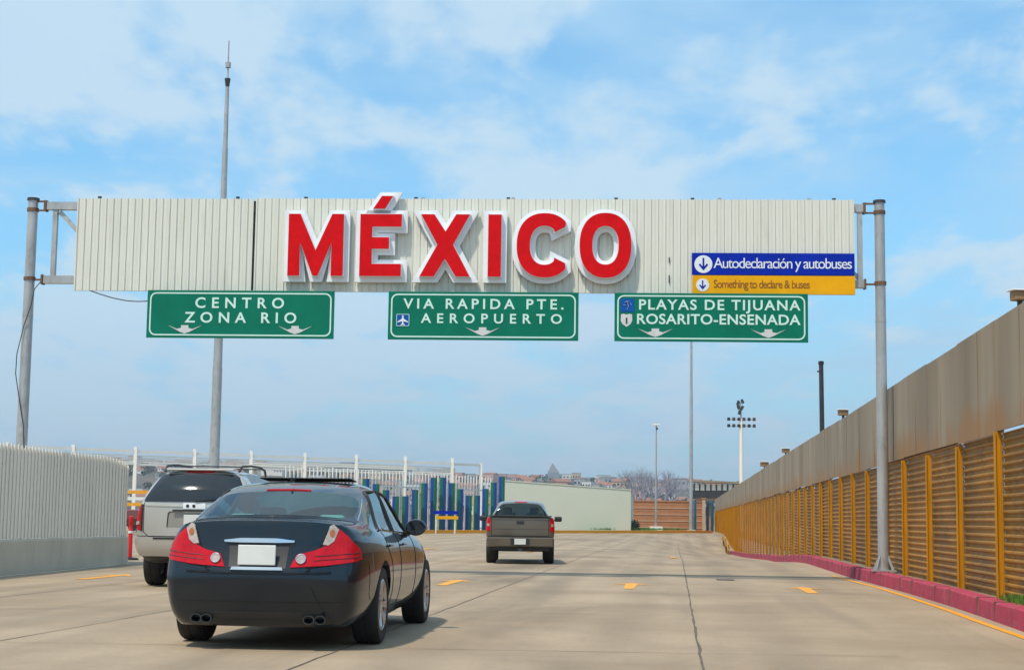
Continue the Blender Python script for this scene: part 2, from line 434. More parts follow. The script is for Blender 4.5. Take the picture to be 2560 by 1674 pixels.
# concrete of the road: slabs of slightly different tone, wheel-path staining, mottling
LANE = 0.103                                   # the lanes run at this slope x per y
def concrete():
    m, N, Lk, b = new_mat('road_concrete')
    t = N.new('ShaderNodeTexCoord'); mp = N.new('ShaderNodeMapping'); mp.inputs['Rotation'].default_value = (0, 0, math.atan(LANE))
    Lk.new(t.outputs['Object'], mp.inputs[0])
    def noise(scale, det, rough, sc=(1, 1, 1), dist=0.0):
        q = N.new('ShaderNodeMapping'); q.inputs['Scale'].default_value = sc; Lk.new(mp.outputs[0], q.inputs[0])
        n = N.new('ShaderNodeTexNoise'); n.inputs['Scale'].default_value = scale; n.inputs['Detail'].default_value = det
        n.inputs['Roughness'].default_value = rough; n.inputs['Distortion'].default_value = dist; Lk.new(q.outputs[0], n.inputs['Vector'])
        return n.outputs[0]
    def mix(f, a, c2):
        x = N.new('ShaderNodeMix'); x.data_type = 'RGBA'
        for i, v in ((0, f), (6, a), (7, c2)):
            if isinstance(v, tuple): x.inputs[i].default_value = (*v, 1)
            elif isinstance(v, (int, float)): x.inputs[i].default_value = v
            else: Lk.new(v, x.inputs[i])
        return x.outputs[2]
    def rng_(f, a, b2, c2, d):
        r = N.new('ShaderNodeMapRange'); r.interpolation_type = 'SMOOTHSTEP'; Lk.new(f, r.inputs[0])
        for i, v in enumerate((a, b2, c2, d)): r.inputs[i + 1].default_value = v
        return r.outputs[0]
    c = mix(rng_(noise(0.35, 6, 0.6), 0.3, 0.7, 0, 1), (0.445, 0.34, 0.232), (0.34, 0.255, 0.168))
    c = mix(rng_(noise(0.22, 5, 0.62, (1.0, 0.45, 1), 0.8), 0.47, 0.72, 0, 0.85), c, (0.205, 0.152, 0.102))      # broad stains
    c = mix(rng_(noise(1.1, 4, 0.5, (1, 0.06, 1)), 0.48, 0.72, 0, 0.50), c, (0.225, 0.178, 0.128))               # drag marks along the lanes
    c = mix(rng_(noise(0.9, 5, 0.6, (0.08, 1, 1)), 0.52, 0.75, 0, 0.28), c, (0.42, 0.36, 0.29))                 # cross brooming
    c = mix(rng_(noise(16, 5, 0.7), 0.42, 0.72, 0, 0.30), c, (0.20, 0.165, 0.125))                               # grain
    c = mix(rng_(noise(3.1, 7, 0.75), 0.66, 0.74, 0, 0.6), c, (0.12, 0.10, 0.08))                                # oil spots
    # wheel paths of the 3.2 m lanes, worn dark in patches
    sx = N.new('ShaderNodeSeparateXYZ'); Lk.new(mp.outputs[0], sx.inputs[0])
    def mth(op, a, b2):
        n = N.new('ShaderNodeMath'); n.operation = op
        for i, v in enumerate((a, b2)):
            if isinstance(v, (int, float)): n.inputs[i].default_value = v
            else: Lk.new(v, n.inputs[i])
        return n.outputs[0]
    ph = mth('FRACT', mth('DIVIDE', mth('ADD', sx.outputs[0], 319.78), 1.6), 0)
    wp_ = rng_(mth('ABSOLUTE', mth('SUBTRACT', ph, 0.5), 0), 0.05, 0.33, 1, 0)
    c = mix(mth('MULTIPLY', wp_, rng_(noise(0.5, 5, 0.6, (1, 0.15, 1)), 0.35, 0.65, 0.10, 0.42)), c, (0.20, 0.155, 0.11))
    Lk.new(c, b.inputs['Base Color'])
    b.inputs['Roughness'].default_value = 0.8
    b.inputs['Specular IOR Level'].default_value = 0.3
    bp = N.new('ShaderNodeBump'); bp.inputs['Strength'].default_value = 0.25; bp.inputs['Distance'].default_value = 0.02
    Lk.new(noise(45, 5, 0.65), bp.inputs['Height']); Lk.new(bp.outputs[0], b.inputs['Normal'])
    return m
M['concrete'] = concrete()
def corrugated_rust():
    m, N, Lk, b = new_mat('rust_brown_corrugated_steel')
    t = N.new('ShaderNodeTexCoord')
    def nz(scale, sc):
        q = N.new('ShaderNodeMapping'); q.inputs['Scale'].default_value = sc; Lk.new(t.outputs['Object'], q.inputs[0])
        n = N.new('ShaderNodeTexNoise'); n.inputs['Scale'].default_value = scale; n.inputs['Detail'].default_value = 7; n.inputs['Roughness'].default_value = 0.65
        Lk.new(q.outputs[0], n.inputs['Vector']); return n.outputs[0]
    def mix(f, a, c2):
        x = N.new('ShaderNodeMix'); x.data_type = 'RGBA'; Lk.new(f, x.inputs[0])
        for i, v in ((6, a), (7, c2)):
            if isinstance(v, tuple): x.inputs[i].default_value = (*v, 1)
            else: Lk.new(v, x.inputs[i])
        return x.outputs[2]
    r1 = N.new('ShaderNodeMapRange'); r1.inputs[1].default_value = 0.35; r1.inputs[2].default_value = 0.65; Lk.new(nz(0.5, (1, 1, 1.2)), r1.inputs[0])
    c = mix(r1.outputs[0], (0.22, 0.105, 0.014), (0.45, 0.20, 0.012))
    r2 = N.new('ShaderNodeMapRange'); r2.inputs[1].default_value = 0.5; r2.inputs[2].default_value = 0.7; r2.inputs[4].default_value = 0.7; Lk.new(nz(5, (1, 1, 0.5)), r2.inputs[0])
    c = mix(r2.outputs[0], c, (0.075, 0.038, 0.016))
    Lk.new(c, b.inputs['Base Color']); b.inputs['Roughness'].default_value = 0.6
    return m
M['corr'] = corrugated_rust()
def hill_mat():
    m, N, Lk, b = new_mat('dry_hillside')
    t = N.new('ShaderNodeTexCoord')
    n = N.new('ShaderNodeTexNoise'); n.inputs['Scale'].default_value = 0.02; n.inputs['Detail'].default_value = 10; n.inputs['Roughness'].default_value = 0.7
    Lk.new(t.outputs['Object'], n.inputs['Vector'])
    r = N.new('ShaderNodeValToRGB'); Lk.new(n.outputs[0], r.inputs[0])
    r.color_ramp.elements[0].position = 0.35; r.color_ramp.elements[0].color = (0.045, 0.045, 0.035, 1)
    r.color_ramp.elements[1].position = 0.65; r.color_ramp.elements[1].color = (0.15, 0.12, 0.09, 1)
    Lk.new(r.outputs[0], b.inputs['Base Color']); b.inputs['Roughness'].default_value = 0.95
    return m
M['hill'] = hill_mat()
M['grass'] = pm('grass_blades', (0.075, 0.17, 0.015), 0.7, 0, 0.4, 1.5)

# ------------------------------------------------------------------ ground, road, kerbs
def sheet(name, pts, z, m, kind='structure'):
    mb = MB(); mb.add([(p[0], p[1], z + (road_z(p[0], p[1]) + 0.01 if p[1] > 46 else 0)) for p in pts], [tuple(range(len(pts)))])
    return tag(mb.build(name, m), kind=kind)

FX = lambda y: 4.35 + 0.106 * y                 # the border fence stands on this line
DIP = [(-50, 0), (46, 0), (67, -0.38), (94, -0.85), (123, -1.22), (140, -0.75), (152, -0.2), (162, 0), (400, 0)]
def road_z(x, y):
    """the road drains towards the fence: a shallow swale along it"""
    for (a, za), (b, zb) in zip(DIP[:-1], DIP[1:]):
        if a <= y <= b:
            t = (y - a) / (b - a); g = za + (zb - za) * (t * t * (3 - 2 * t) if za * zb == 0 else t); break
    else: g = 0.0
    t = max(0.0, min(1.0, (9.0 - (FX(y) - x)) / 8.0))
    return g * t * t * (3 - 2 * t)
dist = [-0.6, 0.3, 1, 1.8, 2.6, 3.4, 4.2, 5, 5.8, 6.6, 7.4, 8.2, 9, 12, 20, 40, 75]
rows = [-30 + 2.5 * k for k in range(95)]
mb = MB()
mb.add([(FX(y) - d, y, road_z(FX(y) - d, y)) for y in rows for d in dist], [(j * 17 + i + 1, j * 17 + i, (j + 1) * 17 + i, (j + 1) * 17 + i + 1) for j in range(94) for i in range(16)])
tag(mb.build('road', M['concrete'], smooth=True), kind='structure')

def strip(pts, w, z, m, name, kind='structure', jag=0.0):
    """thin flat strip along a polyline in the ground plane"""
    mb = MB(); vs = []
    for i, p in enumerate(pts):
        a = Vector(pts[max(0, i - 1)]); b = Vector(pts[min(len(pts) - 1, i + 1)])
        d = (b - a).normalized(); n = Vector((d.y, -d.x)) * (w / 2) * (1 + jag * rng.uniform(-0.5, 0.5))
        q = Vector(p) + Vector((rng.uniform(-jag, jag) * 0.011, 0))
        vs += [(q.x - n.x, q.y - n.y, z + road_z(q.x - n.x, q.y - n.y)), (q.x + n.x, q.y + n.y, z + road_z(q.x + n.x, q.y + n.y))]
    mb.add(vs, [(2 * i, 2 * i + 1, 2 * i + 3, 2 * i + 2) for i in range(len(pts) - 1)])
    return tag(mb.build(name, m), kind=kind)
mb = MB()
gx = [-4000, -60, -10, 0, 30, 60, 4000]
for (y0, y1) in ((-200, -29), (206, 6000)): mb.add([(-4000, y0, -0.03), (4000, y0, -0.03), (4000, y1, -0.03), (-4000, y1, -0.03)], [(0, 1, 2, 3)])
mb.add([(-4000, -29, -0.03), (-40, -29, -0.03), (-40, 206, -0.03), (-4000, 206, -0.03)], [(0, 1, 2, 3)])
mb.add([(FX(-29) + 0.3, -29, -0.03), (4000, -29, -0.03), (4000, 206, -0.03), (FX(206) + 0.3, 206, -0.03)], [(0, 1, 2, 3)])
tag(mb.build('ground', M['dirt']), kind='structure')
# joints between the slabs
M['joint'] = pm('dark_joint', (0.13, 0.105, 0.08), 0.95, 0, 0.3, 3)
def lane_x(x13, y): return x13 + (y - 13) * LANE
for x13, w in ((1.56, 0.022), (-1.63, 0.016), (-4.85, 0.014), (-8.0, 0.014), (4.75, 0.012)):
    ys = [6 + 0.5 * k for k in range(250)]
    ys = [y for y in ys if lane_x(x13, y) < FX(y) - 2.2]
    strip([(lane_x(x13, y), y) for y in ys], w, 0.004, M['joint'], 'slab_joint', jag=0.9)
for yy in (9.0, 14.6, 20.4, 26.3, 36.0, 44.0, 52.0, 62.0, 75.0, 90.0):
    strip([(-30 + 0.5 * k, yy - (-30 + 0.5 * k) * LANE * 0.3) for k in range(int((30 + FX(yy) - 1.5) / 0.5))], 0.012, 0.004, M['joint'], 'slab_joint', jag=0.9)
# painted marks
def ground_arrow(x, y, L=2.6, w=0.75):
    pts = [(-0.09, -L / 2), (0.09, -L / 2), (0.11, 0.25 * L), (w / 2, 0.14 * L), (0, L / 2), (-w / 2, 0.14 * L), (-0.11, 0.25 * L)]
    c, s = math.cos(-math.atan(LANE)), math.sin(-math.atan(LANE))
    sheet('road_marking', [(x + px * c - py * s, y + px * s + py * c) for px, py in pts], 0.006, M['lineyel'])
for x, y in ((-7.5, 30.1), (-1.05, 29.7), (2.21, 29.3), (5.26, 28.5)): ground_arrow(x, y)
ground_arrow(5.9, 58, 4.5, 0.8); ground_arrow(0.9, 60, 4, 0.9); ground_arrow(-3.2, 60, 4, 0.9)
strip([(4.55, 9), (4.98, 13), (5.46, 17.2), (5.78, 20), (6.08, 22.4), (6.52, 26.5), (6.86, 30.1), (7.10, 33.7), (7.3, 36.5)], 0.10, 0.006, M['lineyel'], 'edge_line')
strip([(-9.3, 29.0), (-9.1, 33), (-8.95, 38)], 0.08, 0.006, M['wallwhite'], 'edge_line')
dr = MB(); dr.box((4.41, 32.94, 0.004), (0.34, 0.30, 0.02)); tag(dr.build('drain_cover', M['dark']), 'small dark iron drain cover set in the concrete lane', 'drain cover')

# magenta kerb with the raised verge behind it
KERB = [(4.7, 9), (5.2, 13), (5.77, 18.2), (6.08, 20.6), (6.46, 23.8), (6.88, 28), (7.20, 31.9), (7.45, 35)] + [(FX(y) - 0.62, y) for y in range(38, 126, 4)]
def kerb_line(pts, w, h, m, name, seg=0.5):
    P = []
    for a, b in zip(pts[:-1], pts[1:]):
        n = max(1, int((Vector(b) - Vector(a)).length / seg))
        P += [Vector(a).lerp(Vector(b), k / n) for k in range(n)]
    P.append(Vector(pts[-1]))
    mb = MB(); vs = []
    for i, p in enumerate(P):
        d = (P[min(len(P) - 1, i + 1)] - P[max(0, i - 1)]).normalized(); n = Vector((d.y, -d.x))
        hh = h + rng.uniform(-0.006, 0.006); zg = road_z(p.x, p.y)
        for o, z in ((0, -0.02), (0.015, hh - 0.02), (0.035, hh), (w, hh), (w, -0.02)):
            q = p + n * o; vs.append((q.x, q.y, z + zg))
    fs = [(5 * i + k, 5 * i + k + 1, 5 * i + k + 6, 5 * i + k + 5) for i in range(len(P) - 1) for k in range(4)]
    fs += [(0, 1, 2, 3, 4), tuple(5 * (len(P) - 1) + k for k in (4, 3, 2, 1, 0))]
    mb.add(vs, fs)
    return tag(mb.build(name, m), kind='structure')
kerb_line(KERB, 0.24, 0.24, M['kerb'], 'kerb')
mb = MB(); acc = 0.0
for a, b in zip(KERB[:-1], KERB[1:]):
    a, b = Vector(a), Vector(b); d = (b - a).normalized(); L = (b - a).length; t = 1.3 - acc
    while t < L:
        p = a + d * t; n = Vector((d.y, -d.x)); q = p + n * 0.118
        mb.box((q.x, q.y, 0.121 + road_z(p.x, p.y)), (0.243, 0.008, 0.244), -math.atan2(d.x, d.y)); t += 2.4
    acc = L - (t - 2.4)
tag(mb.build('kerb_joint', M['joint']), kind='structure')
vb = MB()
vv = []
for x, y in KERB:
    zg = road_z(x, y); vv += [(x + 0.235, y, 0.20 + zg), (max(FX(y) + 0.3, x + 0.3), y, 0.21 + zg)]
vb.add(vv, [(2 * i, 2 * i + 1, 2 * i + 3, 2 * i + 2) for i in range(len(KERB) - 1)])
tag(vb.build('verge', M['dirt']), kind='structure')
# far yellow kerb
FAR = [(-16, 108.7), (-10, 118.6), (0, 135.2), (10, 151.8), (21.2, 170.3)]
kerb_line([FAR[-1], FAR[3], FAR[2], FAR[1], FAR[0]][::-1], 0.3, 0.26, M['lineyel'], 'kerb', 2)

def tufts(name, spots, h, n, label=None):
    mb = MB()
    for (x, y, z) in spots:
        for _ in range(n):
            a = rng.uniform(0, math.tau); hh = h * rng.uniform(0.5, 1.2); w = 0.006 + h * 0.05
            px, py = x + rng.gauss(0, h * 0.4), y + rng.gauss(0, h * 0.4)
            dx, dy = math.cos(a) * w, math.sin(a) * w
            lx, ly = rng.gauss(0, hh * 0.35), rng.gauss(0, hh * 0.35)
            mb.add([(px - dx, py - dy, z), (px + dx, py + dy, z), (px + lx, py + ly, z + hh)], [(0, 1, 2)])
    o = mb.build(name, M['grass'])
    tag(o, kind='stuff')
    return o
sp = []
for k in range(260):
    y = rng.uniform(11, 20.6); x0 = 5.77 + (y - 18.2) * 0.118 + 0.26
    sp.append((rng.uniform(x0, max(x0 + 0.05, FX(y) - 0.1)), y, 0.2))
tufts('grass', sp, 0.13, 14)

# ------------------------------------------------------------------ border fence on the right
fence = empty('border_fence', (FX(9.5), 9.5, 0), -math.atan(0.106), 'long tall fence of rusty corrugated steel with ochre posts and grey sheets above', 'fence')
FS = math.sqrt(1 + 0.106 ** 2)
BAY, FY0 = 3.05 * FS, 9.5
def fence_base(s):          # local y distance along the fence -> ground height under it
    y = FY0 + s / FS
    return road_z(FX(y), y) + (0.2 if y < 124 else 0.02)
def corr_bay(s0, s1, z0, z1):
    mb = MB(); pitch = 0.107; n = int((z1 - z0) / pitch)
    prof = []
    for k in range(n):
        z = z0 + k * pitch
        prof += [(0.0, z), (0.0, z + 0.022), (0.035, z + 0.05), (0.035, z + 0.08)]
    prof.append((0.0, z0 + n * pitch))
    vs = []
    for s in (s0, s1):
        for d, z in prof: vs.append((d + rng.uniform(-0.003, 0.003), s, z))
    m = len(prof)
    mb.add(vs, [(k, k + 1, m + k + 1, m + k) for k in range(m - 1)])
    return mb
nb = int((200 - FY0) / 3.05)
post_s = [(21.7 - FY0) * FS + (k - 4) * BAY for k in range(nb + 1)]
for k in range(nb):
    s0, s1 = post_s[k], post_s[k + 1]
    zb = fence_base((s0 + s1) / 2) - 0.03
    zt = 2.52 + rng.uniform(-0.03, 0.03)
    part('corrugated_panel', corr_bay(s0 + 0.01, s1 - 0.01, zb, zt), M['corr'], fence)
    ub = MB(); ov = rng.uniform(-0.006, 0.006); lo = 2.44 + rng.uniform(-0.03, 0.02); hi = 3.95 + rng.uniform(-0.02, 0.02)
    ub.box((-0.045 + ov, (s0 + s1) / 2, (lo + hi) / 2), (0.012, (s1 - s0) - 0.012, hi - lo), tilt=Matrix.Rotation(rng.uniform(-0.006, 0.006), 3, 'Y'))
    # a stiffening fold at mid sheet and the batten under the edge
    ub.box((-0.057 + ov, (s0 + s1) / 2 + rng.uniform(-0.2, 0.2), (lo + hi) / 2), (0.008, 0.03, hi - lo - 0.02))
    ub.box((0.02, (s0 + s1) / 2, lo + 0.05), (0.05, (s1 - s0) - 0.03, 0.06))
    part('upper_sheet', ub, M['upper'], fence)
for k in range(nb + 1):
    s = post_s[k]; zb = fence_base(s) - 0.05
    pb = MB()
    tl = Matrix.Rotation(rng.uniform(-0.008, 0.008), 3, 'X')
    h = 2.42 + rng.uniform(-0.05, 0.02) - zb
    pb.box((-0.088, s, zb + h / 2), (0.016, 0.09, h), tilt=tl)
    pb.box((-0.048, s, zb + h / 2), (0.064, 0.022, h), tilt=tl)
    pb.box((-0.009, s, zb + h / 2), (0.014, 0.09, h), tilt=tl)
    part('post', pb, M['postyel'], fence)
# floodlights and a camera standing on the fence
def fence_at(y, d=0.0): return Vector((FX(y) + d, y, 0))
lamp_labels = [(20.6, 0.22, 'boxy grey floodlight with a white top, largest lamp along the fence', 'floodlight'),
               (43.3, 0.26, 'small box lamp on the fence top just past the dark wooden post', 'floodlight'),
               (67.0, 0.30, 'small dark lamp on the fence top, second farthest of its row', 'floodlight'),
               (84.0, 0.40, 'small pale lamp on the fence top, farthest of its row', 'floodlight')]
for y, s, lab, cat in lamp_labels:
    p = fence_at(y, 0.06)
    t = empty('floodlight', (p.x, p.y, 3.9), 0.2, lab, cat, 'lamps along the top of the fence')
    part('bracket', MB().box((0, 0, 0.08), (0.05, 0.05, 0.22)), M['dark'], t)
    part('housing', MB().box((0, 0, 0.16 + s * 0.35), (s * 0.95, s * 0.7, s * 0.55)), M['upper'], t, bevel=0.015)
    part('hood', MB().box((-0.02, -0.01, 0.16 + s * 0.68), (s * 1.15, s * 0.9, s * 0.10)), M['whitesteel'], t, bevel=0.01)
# dark pole behind the fence
wp = empty('wooden_pole', (FX(60) + 1.0, 60, 0), 0, 'dark bare wooden pole standing behind the grey fence sheets', 'pole')
part('shaft', MB().tube((0, 0, 0), (-0.05, 0, 7.15), 0.10, 0.085, 10), M['dark'], wp, smooth=True)
part('cap', MB().tube((-0.05, 0, 7.12), (-0.05, 0, 7.24), 0.11, 0.10, 10), M['black'], wp)
part('bracket', MB().box((-0.14, 0, 6.85), (0.12, 0.05, 0.06)), M['dark'], wp)
# yellow bent barrier ends where the kerb runs into the fence
for i, (y, dx, lab) in enumerate(((121.0, -0.9, 'low yellow bent barrier end by the fence, nearer and lower one'), (134.0, -0.75, 'low yellow bent barrier end by the fence, farther one'))):
    t = empty('guard_rail', (FX(y) + dx, y, road_z(FX(y) + dx, y)), -0.10, lab, 'guard rail', 'yellow barrier ends by the fence')
    rail = MB()
    pts = [(0.05, -3.0 + 0.9 * k, 0.72 - 0.55 * max(0, (3 - k) / 3) ** 2) for k in range(9)]
    for a, b in zip(pts[:-1], pts[1:]): rail.bar(a, b, 0.08, 0.32)
    part('rail', rail, M['postyel'], t)
    for yy in (-0.9, 1.8, 4.0): part('post', MB().box((0.14, yy, 0.35), (0.12, 0.12, 0.75)), M['rust'], t)

# ------------------------------------------------------------------ left barrier wall
wall = empty('barrier_wall', (-9.3, 30, 0), 0, 'off white ribbed steel barrier wall on a grey concrete base, curving away', 'wall')
WP = [(-9.75, 18), (-9.68, 25), (-9.55, 30.4), (-9.42, 33.5), (-9.2, 36.0), (-9.03, 37.4), (-9.03, 37.9), (-9.15, 38.3), (-9.5, 38.7), (-10.2, 39.1), (-12.5, 39.6)]
def resample(pts, step):
    out = []; acc = 0.0
    for a, b in zip(pts[:-1], pts[1:]):
        a, b = Vector(a), Vector(b); L = (b - a).length; s = acc
        while s < L:
            out.append((a + (b - a) * (s / L), (b - a).normalized())); s += step
        acc = s - L
    return out
ws = resample(WP, 0.1)
def wdrop(p): return 0.22 * max(0.0, min(1.0, (p.y - 36.2) / 2.2)) ** 1.5
mb = MB(); vs = []
for i, (p, d) in enumerate(ws):
    n = Vector((d.y, -d.x)) * (0.008 if i % 2 == 0 else 0.0)
    vs += [(p.x + n.x + 9.3, p.y + n.y - 30, 0.66), (p.x + n.x + 9.3, p.y + n.y - 30, 2.42 - wdrop(p)), (p.x + 9.3 - d.y * 0.08, p.y - 30 + d.x * 0.08, 2.42 - wdrop(p)), (p.x + 9.3 - d.y * 0.08, p.y - 30 + d.x * 0.08, 0.66)]
fs = []
for i in range(len(ws) - 1):
    for k in range(3): fs.append((4 * i + k, 4 * i + k + 1, 4 * i + k + 5, 4 * i + k + 4))
mb.add(vs, fs); part('ribbed_sheet', mb, M['wallwhite'], wall)
mb = MB()
for i, (p, d) in enumerate(ws):
    if i % 2 == 0:
        q = Vector((p.x + d.y * 0.022 + 9.3, p.y - d.x * 0.022 - 30, 0))
        mb.box((q.x, q.y, 1.565 - wdrop(p)), (0.014, 0.05, 1.80 + 0.01 * (i % 4)), -math.atan2(d.x, d.y))
pk = part('picket', mb, M['wallwhite'], wall); pk['kind'] = 'stuff'
mb = MB(); vs = []
for p, d in ws[::2]:
    for o, z in ((0.10, -0.02), (0.09, 0.62), (0.06, 0.65), (-0.12, 0.65), (-0.12, -0.02)):
        vs.append((p.x + d.y * o + 9.3, p.y - d.x * o - 30, z))
nn = len(ws[::2])
mb.add(vs, [(5 * i + k, 5 * i + k + 1, 5 * i + k + 6, 5 * i + k + 5) for i in range(nn - 1) for k in range(4)])
part('concrete_base', mb, M['wallbase'], wall)

# ------------------------------------------------------------------ gantry with the big letters
GA = -0.05637
G0 = (-10.098, 32.758, 0)
gan = empty('sign_gantry', G0, GA, 'wide steel sign gantry with cream ribbed cladding spanning the whole road', 'sign gantry')
for x, base_z in ((0.05, 0.0), (17.53, 0.0)):
    p = MB()
    p.lathe([(0.0, 0.0), (0.118, 0.0), (0.113, 2.9), (0.116, 2.9), (0.116, 2.96), (0.111, 2.96), (0.106, 5.2), (0.109, 5.2), (0.109, 5.26), (0.105, 5.26), (0.102, 7.64), (0.0, 7.64)], (x, 0.16, 0), n=20)
    po = part('post', p, M['galv'], gan, smooth=True)
    part('cap', MB().tube((x, 0.16, 7.64), (x, 0.16, 7.69), 0.13, 0.125, 16), M['dark'], po)
    bp = MB().box((x, 0.16, 0.265), (0.42, 0.42, 0.03))
    for a in range(4):
        ca, sa = math.cos(a * math.pi / 2 + 0.78), math.sin(a * math.pi / 2 + 0.78)
        bp.bar((x + ca * 0.10, 0.16 + sa * 0.10, 0.55), (x + ca * 0.22, 0.16 + sa * 0.22, 0.28), 0.02, 0.05)
    part('base_plate', bp, M['galv'], po)
# truss behind the cladding
for z, h in ((7.52, 0.16), (5.97, 0.16)):
    part('chord', MB().box((8.78, 0.16, z), (16.84, 0.14, h)), M['galv'], gan)
xs = [0.54] + [1.9 + 1.5 * k for k in range(10)] + [17.13]
for x in xs: part('strut', MB().box((x, 0.16, 6.745), (0.095, 0.10, 1.385)), M['galv'], gan)
for a, b in zip(xs[:-1], xs[1:]):
    part('brace', MB().bar((a + 0.08, 0.19, 7.40), (b - 0.02, 0.19, 6.10), 0.07, 0.09), M['galv'], gan)
for x0, x1 in ((0.05, 0.36), (17.2, 17.53)):                      # rusty clamps that tie the truss to the posts
    xc = 0.33 if x0 < 1 else 17.22
    c = MB()
    c.box(((x0 + x1) / 2, 0.16, 7.62), (abs(x1 - x0), 0.06, 0.03)); c.box(((x0 + x1) / 2, 0.16, 7.43), (abs(x1 - x0), 0.05, 0.03))
    c.box((xc, 0.155, 7.52), (0.05, 0.17, 0.22)); part('clamp', c, M['rust'], gan)
    c = MB()
    c.box(((x0 + x1) / 2, 0.16, 5.97), (abs(x1 - x0), 0.05, 0.035)); c.box((xc, 0.155, 5.97), (0.04, 0.17, 0.20)); part('clamp', c, M['rust'], gan)
for z, zz in ((7.44, 7.44), (5.99, 5.99)):
    for px in (0.05, 17.53):
        part('collar', MB().tube((px, 0.16, zz - 0.035), (px, 0.16, zz + 0.035), 0.122, 0.122, 18), M['rust'], gan)
def cladding(x0, x1, z0, z1):
    mb = MB(); pitch = 0.1465
    n = round((x1 - x0) / pitch); pitch = (x1 - x0) / n
    prof = [(x0, 0.0)]
    for k in range(n):
        x = x0 + k * pitch; j = rng.uniform(-0.002, 0.002)
        prof += [(x + 0.012, 0.0 + j), (x + 0.020, -0.020), (x + 0.032, -0.020), (x + 0.046, 0.006 + j), (x + pitch * 0.65, -0.004 + j), (x + pitch - 0.012, 0.0)]
    prof.append((x1, 0.0))
    vs = [(x, y, z0) for x, y in prof] + [(x, y, z1) for x, y in prof]
    m = len(prof)
    mb.add(vs, [(k, k + 1, m + k + 1, m + k) for k in range(m - 1)])
    mb.box(((x0 + x1) / 2, 0.035, z1 - 0.02), (x1 - x0 - 0.01, 0.05, 0.04)); mb.box(((x0 + x1) / 2, 0.035, z0 + 0.02), (x1 - x0 - 0.01, 0.05, 0.04))
    mb.box((x0 + 0.014, 0.03, (z0 + z1) / 2), (0.02, 0.05, z1 - z0 - 0.09)); mb.box((x1 - 0.014, 0.03, (z0 + z1) / 2), (0.02, 0.05, z1 - z0 - 0.09))
    return mb
part('cladding_panel', cladding(1.04, 4.74, 5.73, 7.655), M['clad'], gan)
part('cladding_panel', cladding(4.79, 17.0, 5.735, 7.665), M['clad'], gan)
part('backing_strip', MB().box((4.765, 0.055, 6.69), (0.10, 0.02, 1.86)), M['dark'], gan)
for x in (1.5, 4.4, 5.82, 8.1, 8.25, 10.0, 10.1, 12.2, 13.75, 14.3, 16.1, 16.6):
    part('lug', MB().box((x, 0.03, 7.68), (0.07, 0.04, 0.05)), M['galv' if x in (8.25, 10.1, 14.3, 16.1) else 'dark'], gan)
for x, z, h in ((13.28, 6.42, 0.11), (13.28, 6.03, 0.16), (4.765, 7.45, 0.16), (4.765, 6.95, 0.12)):
    part('slot', MB().box((x, -0.022 if x > 5 else -0.004, z), (0.02, 0.02, h)), M['dark'], gan)
# letters: white plate and body with red face
let = empty('letter_sign', G0, GA, 'giant red MÉXICO lettering with white outlines on the cream cladding', 'letter sign')
def arc(cx, cz, rx, rz, a0, a1, n):
    return [(cx + rx * math.cos(rad(a0 + (a1 - a0) * k / n)), cz + rz * math.sin(rad(a0 + (a1 - a0) * k / n))) for k in range(n + 1)]
def nmap(pts, x0, x1, z0=6.02, z1=7.29): return [(x0 + p[0] * (x1 - x0), z0 + p[1] * (z1 - z0)) for p in pts]
def sup(cx, cz, rx, rz, a0, a1, n, e=0.88):
    out = []
    for k in range(n + 1):
        t = rad(a0 + (a1 - a0) * k / n); c, s = math.cos(t), math.sin(t)
        out.append((cx + rx * math.copysign(abs(c) ** e, c), cz + rz * math.copysign(abs(s) ** e, s)))
    return out
Mshape = nmap([(0, 0), (0.215, 0), (0.215, 0.54), (0.455, 0), (0.545, 0), (0.785, 0.54), (0.785, 0), (1, 0), (1, 1), (0.79, 1), (0.5, 0.41), (0.21, 1), (0, 1)], 5.54, 6.67)
Eshape = nmap([(0, 0), (1, 0), (1, 0.195), (0.29, 0.195), (0.29, 0.44), (0.70, 0.44), (0.70, 0.625), (0.29, 0.625), (0.29, 0.80), (1, 0.80), (1, 1), (0, 1)], 7.01, 7.855)
Acc = [(7.27, 7.405), (7.51, 7.405), (7.66, 7.665), (7.44, 7.665)]
Xshape = nmap([(0, 0), (0.285, 0), (0.5, 0.285), (0.72, 0), (1, 0), (0.66, 0.51), (0.985, 1), (0.715, 1), (0.505, 0.72), (0.275, 1), (0.01, 1), (0.345, 0.51)], 8.24, 9.255)
Ishape = nmap([(0, 0), (1, 0), (1, 1), (0, 1)], 9.62, 9.885)
Cshape = sup(10.76, 6.665, 0.565, 0.655, 38, 318, 40) 
Cin = sup(10.75, 6.665, 0.30, 0.395, 38, 318, 40)
Cshape = [p for p in sup(10.765, 6.665, 0.565, 0.655, 44, 316, 40)] + [(11.18, 6.30), (10.96, 6.41)] + [p for p in sup(10.76, 6.665, 0.295, 0.40, 308, 52, 30)] + [(10.965, 6.935), (11.18, 7.045)]
Oout = sup(11.99, 6.67, 0.52, 0.66, 0, 351, 39); Oin = sup(11.99, 6.67, 0.265, 0.395, 0, 350, 35)
